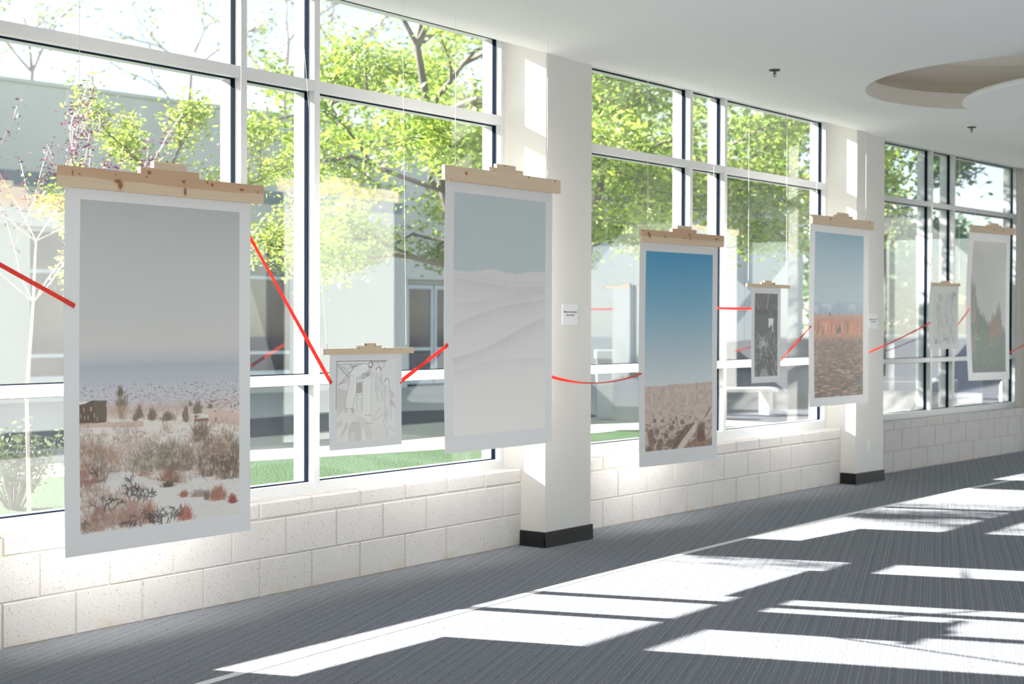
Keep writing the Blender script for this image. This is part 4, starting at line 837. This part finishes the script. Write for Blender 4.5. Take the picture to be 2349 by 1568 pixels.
# ------------------------------------------------------------------ building across the lawn
FA = math.radians(46.8); r = empty('building', (-9.53, 27.6, 0), FA); tag(r, 'long pale single-storey building with dark storefront windows across the lawn', 'building')
m = MB()                                         # walls, with the openings left out; local y points away
def wall_seg(x0, x1, z0, z1, y0=0., y1=.3): m.box(x0, x1, y0, y1, z0, z1)
Wd = [(-14, -3, .35, 3.25), (.6, 6.9, .35, 3.25)]; HT = 5.95
wall_seg(-22, -14, -.1, HT); wall_seg(-3, .6, -.1, HT); wall_seg(6.9, 10.3, -.1, HT); wall_seg(13.3, 27.3, -.1, HT)
for x0, x1, z0, z1 in Wd: wall_seg(x0, x1, -.1, z0); wall_seg(x0, x1, z1, HT)
wall_seg(10.3, 13.3, 2.5, HT); m.box(-22, 33, .3, 12, -.1, HT - .02) if False else None
m.build('wall', M['facade'], r)
m = MB(); m.box(-22, 27.2, 1.6, 6, -.1, HT - .1); m.build('inner_core', simple('dark_interior', (.02, .025, .03), .6), r)
m = MB(); m.box(-22, 27.3, .3, 6, HT - .12, HT - .05); m.build('roof', M['concrete'], r)
m = MB(); m.box(27.3, 27.6, 0, 6, -.1, HT); m.build('end_wall', M['facade'], r)
for x0, x1 in ((-22, 10.1), (13.5, 27.3)): bx('metal_band', M['band'], r, x0, x1, -.03, -.005, 4.03, 4.30)
bx('parapet_cap', M['facade'], r, -22.1, 27.65, -.06, .36, HT, HT + .07)
bx('window_ledge', M['whitec'], r, -14.2, 7.1, -.10, 0, 3.27, 3.36)
for x in (16.2, 18.9, 21.6, 24.3): bx('wall_joint', M['band'], r, x - .012, x + .012, -.006, -.001, 0, HT)
for x0, x1, z0, z1 in Wd:
    n_ = int(round((x1 - x0)/2.1)); fw = MB(); f = fw
    for i in range(n_ + 1): x = x0 + (x1 - x0)*i/n_; f.box(max(x0, x-.04), min(x1, x+.04), .06, .16, z0, z1)
    for z in (z0 + .03, .81, 2.43, z1 - .03): f.box(x0, x1, .07, .15, z-.035, z+.035)
    wf = f.build('storefront_window', M['store'], r)
    for i in range(n_):
        xa, xb = x0 + (x1 - x0)*i/n_ + .04, x0 + (x1 - x0)*(i+1)/n_ - .04
        for za, zb_ in ((z0+.065, .775), (.845, 2.395), (2.465, z1-.065)): bx('window_pane', M['darkglass'], wf, xa, xb, .10, .115, za, zb_)
# recessed entrance with double doors
m = MB(); m.box(10.3, 10.45, .3, 1.5, -.1, 2.5); m.box(13.15, 13.3, .3, 1.5, -.1, 2.5); m.box(10.3, 13.3, 0.3, 1.5, 2.4, 2.5); m.build('entrance_reveal', M['facade'], r)
for x0, x1 in ((10.46, 11.34), (11.38, 12.24), (12.28, 13.14)):
    f = MB(); w_ = .08; f.box(x0, x0+w_, .2, .28, 0, 2.38); f.box(x1-w_, x1, .2, .28, 0, 2.38); f.box(x0+w_, x1-w_, .2, .28, 2.28, 2.38); f.box(x0+w_, x1-w_, .2, .28, 0, .20); f.box(x0+w_, x1-w_, .2, .28, .80, .87)
    d = f.build('glass_door', M['store'], r); bx('door_pane', M['darkglass'], d, x0+w_, x1-w_, .23, .245, .2, 2.28)
text('RH', .30, M['letters'], r, (11.12, -.03, 2.95), (PI/2, 0, 0), .02, 'LEFT')

# ------------------------------------------------------------------ trees and shrubs
def leaf_mesh(name, centers, size, n_per, spread, mat, parent, seed, flat=.5):
    rs = np.random.RandomState(seed); C_ = np.repeat(np.array(centers), n_per, 0); n_ = len(C_)
    C_ = C_ + rs.normal(0, 1, (n_, 3))*np.array(spread)
    a_ = rs.normal(0, 1, (n_, 3)); a_[:, 2] *= flat; a_ /= np.linalg.norm(a_, axis=1)[:, None]; b_ = np.cross(a_, rs.normal(0, 1, (n_, 3))); b_ /= np.linalg.norm(b_, axis=1)[:, None]
    s_ = size*rs.uniform(.6, 1.3, (n_, 1)); V = np.stack([C_ - a_*s_, C_ + b_*s_*.42, C_ + a_*s_, C_ - b_*s_*.42], 1).reshape(-1, 3)
    me = bpy.data.meshes.new(name); me.vertices.add(len(V)); me.vertices.foreach_set('co', V.astype(np.float32).ravel()); me.loops.add(len(V)); me.loops.foreach_set('vertex_index', np.arange(len(V), dtype=np.int32))
    me.polygons.add(n_); me.polygons.foreach_set('loop_start', np.arange(0, len(V), 4, dtype=np.int32)); me.update(calc_edges=True); me.materials.append(mat)
    o = bpy.data.objects.new(name, me); COL.objects.link(o); o.parent = parent; o['kind'] = 'stuff'; return o
def grow(p, d, L, r_, depth, rnd, segs, tips, up=.15, spread=.75, minz=0.):
    pts, rad = [p.copy()], [r_]; n_ = 4
    for i in range(n_):
        d = (d + Vector((rnd.gauss(0, .14), rnd.gauss(0, .14), rnd.gauss(0, .08) + up*.12))).normalized(); p = p + d*(L/n_)
        if p.z < minz: p.z = minz; d.z = abs(d.z)
        pts.append(p.copy()); rad.append(r_*(1 - .35*(i+1)/n_))
    segs.append((pts, rad))
    if depth <= 2: tips += pts[2:] if depth == 2 else pts[1:]
    if depth == 0: return
    for i in range(rnd.choice((2, 3, 3))):
        base = pts[rnd.choice((2, 3, 4, 4))]; ax = Vector((rnd.gauss(0, 1), rnd.gauss(0, 1), rnd.gauss(0, .55))).normalized(); dd = (d + ax*spread).normalized()
        grow(base, dd, L*rnd.uniform(.6, .82), r_*.58, depth-1, rnd, segs, tips, up, spread, minz)
def tree(name, label, cat, base, trunk, r0, limbs, depth, leafm, barkm, lsize, nper, spr, seed, group=None, up=.15, spread=.75, minz=0., llen=None):
    rnd = random.Random(seed); root = empty(name, base); tag(root, label, cat, group); segs, tips = [], []
    tp = [Vector(t) for t in trunk]; n_ = len(tp); segs.append((tp, [r0*(1-.55*i/(n_-1)) for i in range(n_)]))
    for (i, dx, dy, dz, L) in limbs: grow(tp[i], Vector((dx, dy, dz)).normalized(), L, r0*.36, depth, rnd, segs, tips, up, spread, minz)
    m = MB()
    for pts, rad in segs: m.tube(pts, [max(q, .004) for q in rad], 6 if rad[0] > .02 else 4, cap=False)
    m.build('trunk', barkm, root, smooth=True)
    if leafm: leaf_mesh('foliage', [tuple(t) for t in tips], lsize, nper, spr, leafm, root, seed)
    return root
# big honey locust seen through the first window
tree('locust_tree', 'big bright green locust tree with dark leaning trunk outside the nearest window', 'tree', (-.22, 17.2, 0),
     [(0, 0, 0), (-.1, 0, 1.1), (-.36, 0, 2.1), (-.58, .1, 3.0), (-.76, .1, 3.9), (-.9, .2, 4.7)], .10,
     [(2, .9, .2, .15, 1.1), (2, -.8, -.5, .1, 1.0), (2, .5, -.8, .2, 1.1), (3, -1, -.1, .15, 1.35), (3, .9, -.2, .2, 1.3), (3, -.3, -.9, .3, 1.1), (3, .6, .9, .2, 1.1), (4, -1, .2, .3, 1.15), (4, 1, .1, .3, 1.4), (4, .1, -.9, .3, 1.2), (4, .7, -.7, .1, 1.2), (5, -.6, 0, .7, 1.0), (5, .7, .2, .7, 1.2), (5, 0, .5, 1, 1.0), (5, .9, -.3, .4, 1.3)],
     3, M['leaf'], M['bark'], .043, 30, (.15, .15, .10), 5, minz=2.0, up=.0)
tree('locust_tree', 'wide bright green locust tree seen through the window right of the near column', 'tree', (.85, 20.5, 0),
     [(0, 0, 0), (.05, 0, 1.3), (.2, 0, 2.5), (.4, 0, 3.6), (.5, 0, 4.8)], .10,
     [(2, 1, .1, .55, 1.8), (2, -.8, .2, .3, 1.3), (2, .6, -.7, .35, 1.6), (3, 1, -.2, .2, 2.0), (3, -.8, .1, .4, 1.3), (3, .3, .8, .3, 1.5), (4, 1, 0, .3, 1.9), (4, -.7, .2, .6, 1.3), (4, .2, -.6, .7, 1.5), (3, .9, .6, .35, 1.9), (3, .9, -.8, .3, 1.7)],
     3, M['leaf'], M['bark'], .05, 27, (.18, .18, .11), 9, minz=2.45, up=.0)
tree('locust_tree', 'farthest locust tree, added to shade the planter, its crown behind the two nearer locusts beyond the paving', 'tree', (-.6, 27.2, 0),
     [(0, 0, 0), (.05, 0, 1.5), (.1, 0, 2.8), (.1, 0, 3.9), (0, 0, 4.8)], .11,
     [(2, 1, .1, .1, 1.9), (2, -.8, .2, .2, 1.6), (2, .5, -.9, .05, 1.8), (2, .2, .9, .1, 1.8), (3, 1, -.2, .3, 1.8), (3, -.8, .1, .4, 1.5), (3, .3, .8, .3, 1.5), (3, .2, -.9, .3, 1.6), (4, .8, 0, .5, 1.3), (4, -.7, .2, .6, 1.2)],
     3, M['leaf'], M['bark'], .06, 22, (.2, .2, .13), 77, minz=2.6, up=.0)  # added tree, its crown throws shade on the planter and paving
tree('young_tree', 'small yellow-green young tree above the snowy desert print', 'tree', (-3.15, 13.0, 0),
     [(0, 0, 0), (0, 0, 1.0), (.05, 0, 1.9), (.08, 0, 2.6)], .035,
     [(1, -.7, 0, .6, .55), (2, .8, 0, .5, .7), (2, -.7, .1, .6, .6), (3, .5, 0, .9, .5), (3, -.5, 0, .8, .5), (2, .9, .1, .15, .75)],
     2, M['leafy'], M['bark'], .028, 30, (.085, .085, .06), 15, spread=.6, minz=1.5)
tree('plum_shrub', 'purple-leaved plum shrub with pale bare branches at the left edge', 'shrub', (-3.55, 10.9, 0),
     [(0, 0, 0), (-.02, 0, .9), (.03, 0, 1.6), (.05, 0, 2.05)], .016,
     [(3, .9, 0, .5, .50), (3, .5, 0, .9, .55), (3, -.4, 0, .9, .55), (3, -.9, .1, .6, .60), (2, .9, 0, .8, .75), (2, -.9, 0, .9, .85), (2, -.5, .3, .9, .9), (2, .4, .3, .9, .8)],
     2, M['leafp'], M['barkl'], .019, 7, (.03, .03, .03), 31, spread=.45, minz=1.2, up=.4)
bgt = [('thin pale-leaved tree standing behind the building roof at the left', (-9.2, 42, 0), 10.6, 41), ('sparse tall tree rising behind the building roof left of the first mullion', (-6.6, 43, 0), 12.0, 42),
       ('sparse tree rising behind the building roof at the narrow pane', (-4.9, 44, 0), 11.5, 43), ('loose tree at the top left corner above the roof', (-12.4, 38, 0), 9.8, 44)]
for lab, b, h, sd in bgt:
    tree('background_tree', lab, 'tree', b, [(0, 0, 0), (.1, 0, h*.4), (0, 0, h*.65), (.1, 0, h*.8)], .12, [(2, -.6, 0, .8, h*.16), (2, .7, .1, .7, h*.16), (3, .3, 0, 1, h*.15), (3, -.5, .2, .9, h*.14), (3, .6, -.2, .8, h*.14)], 2, M['leafl'], M['barkl'], .075, 4, (.16, .16, .13), sd, 'trees behind the building', spread=.6)
# beyond the far windows
tree('street_tree', 'leafy green tree over the paving seen through the last window', 'tree', (7.3, 29.5, 0), [(0, 0, 0), (0, 0, 2.0), (.1, 0, 3.4), (.1, 0, 4.6)], .14,
     [(1, -.9, .3, .5, 2.0), (2, -1, 0, .5, 2.1), (2, .8, 0, .4, 1.1), (3, -.8, .2, .7, 1.6), (3, .8, 0, .6, 1.1), (2, .3, .8, .3, 1.3)], 3, M['leafd'], M['bark'], .11, 8, (.22, .22, .16), 52, minz=2.4)
for i, (x, y, h, lab) in enumerate([(12.2, 52, 4.6, 'dense dark tree on the verge at the left of the far window'), (14.3, 53, 4.4, 'dense dark tree on the verge behind the canyon ribbon'), (16.4, 54, 3.6, 'dark tree on the verge behind the faint sketch'), (18.8, 55, 3.0, 'round dark tree on the verge at the right of the far window')]):
    tree('verge_tree', lab, 'tree', (x, y, 1.3), [(0, 0, 0), (0, 0, h*.16), (0, 0, h*.45)], .2, [(1, -.8, -.3, .1, h*.3), (1, .8, -.3, .1, h*.3), (1, 0, -.9, .2, h*.3), (2, .2, .6, .8, h*.28), (2, -.5, -.3, .9, h*.28), (2, .6, 0, .8, h*.26), (1, .2, -.8, .3, h*.25)], 2, M['leafd'], M['bark'], .16, 24, (.5, .5, .42), 60+i, 'trees on the far verge')
def shrub(name, label, loc, w_, h_, n_, ls, mat, seed, group=None):
    rnd = random.Random(seed); root = empty(name, loc); tag(root, label, 'shrub', group); c_ = []
    m = MB()
    for i in range(n_):
        a_ = rnd.uniform(0, 2*PI); t = rnd.uniform(.1, 1)*w_/2; tip = Vector((math.cos(a_)*t, math.sin(a_)*t, h_*rnd.uniform(.5, 1))); m.tube([(tip.x*.15, tip.y*.15, 0), (tip.x*.6, tip.y*.6, tip.z*.55), tuple(tip)], [.008, .005, .003], 4, cap=False)
        c_ += [tuple(tip), tuple(tip*.8), tuple(tip*.6)]
    m.build('stem', M['bark'], root); leaf_mesh('foliage', c_, ls, 8, (w_*.06, w_*.06, h_*.07), mat, root, seed)
shrub('shrub', 'grey-green low shrub beyond the sill at the left edge', (-3.9, 11.6, -.01), .9, .62, 46, .03, M['leafg'], 71)
shrub('shrub', 'small dark green shrub beside the snowy desert print', (-3.35, 12.4, -.01), .8, .55, 42, .03, M['leafd'], 72)
shrub('shrub', 'spiky green plant at the verge behind the short ribbon', (14.6, 48.5, 1.2), 1.4, 1.1, 40, .2, M['leaf'], 73)
print('script built; objects', len(bpy.data.objects))
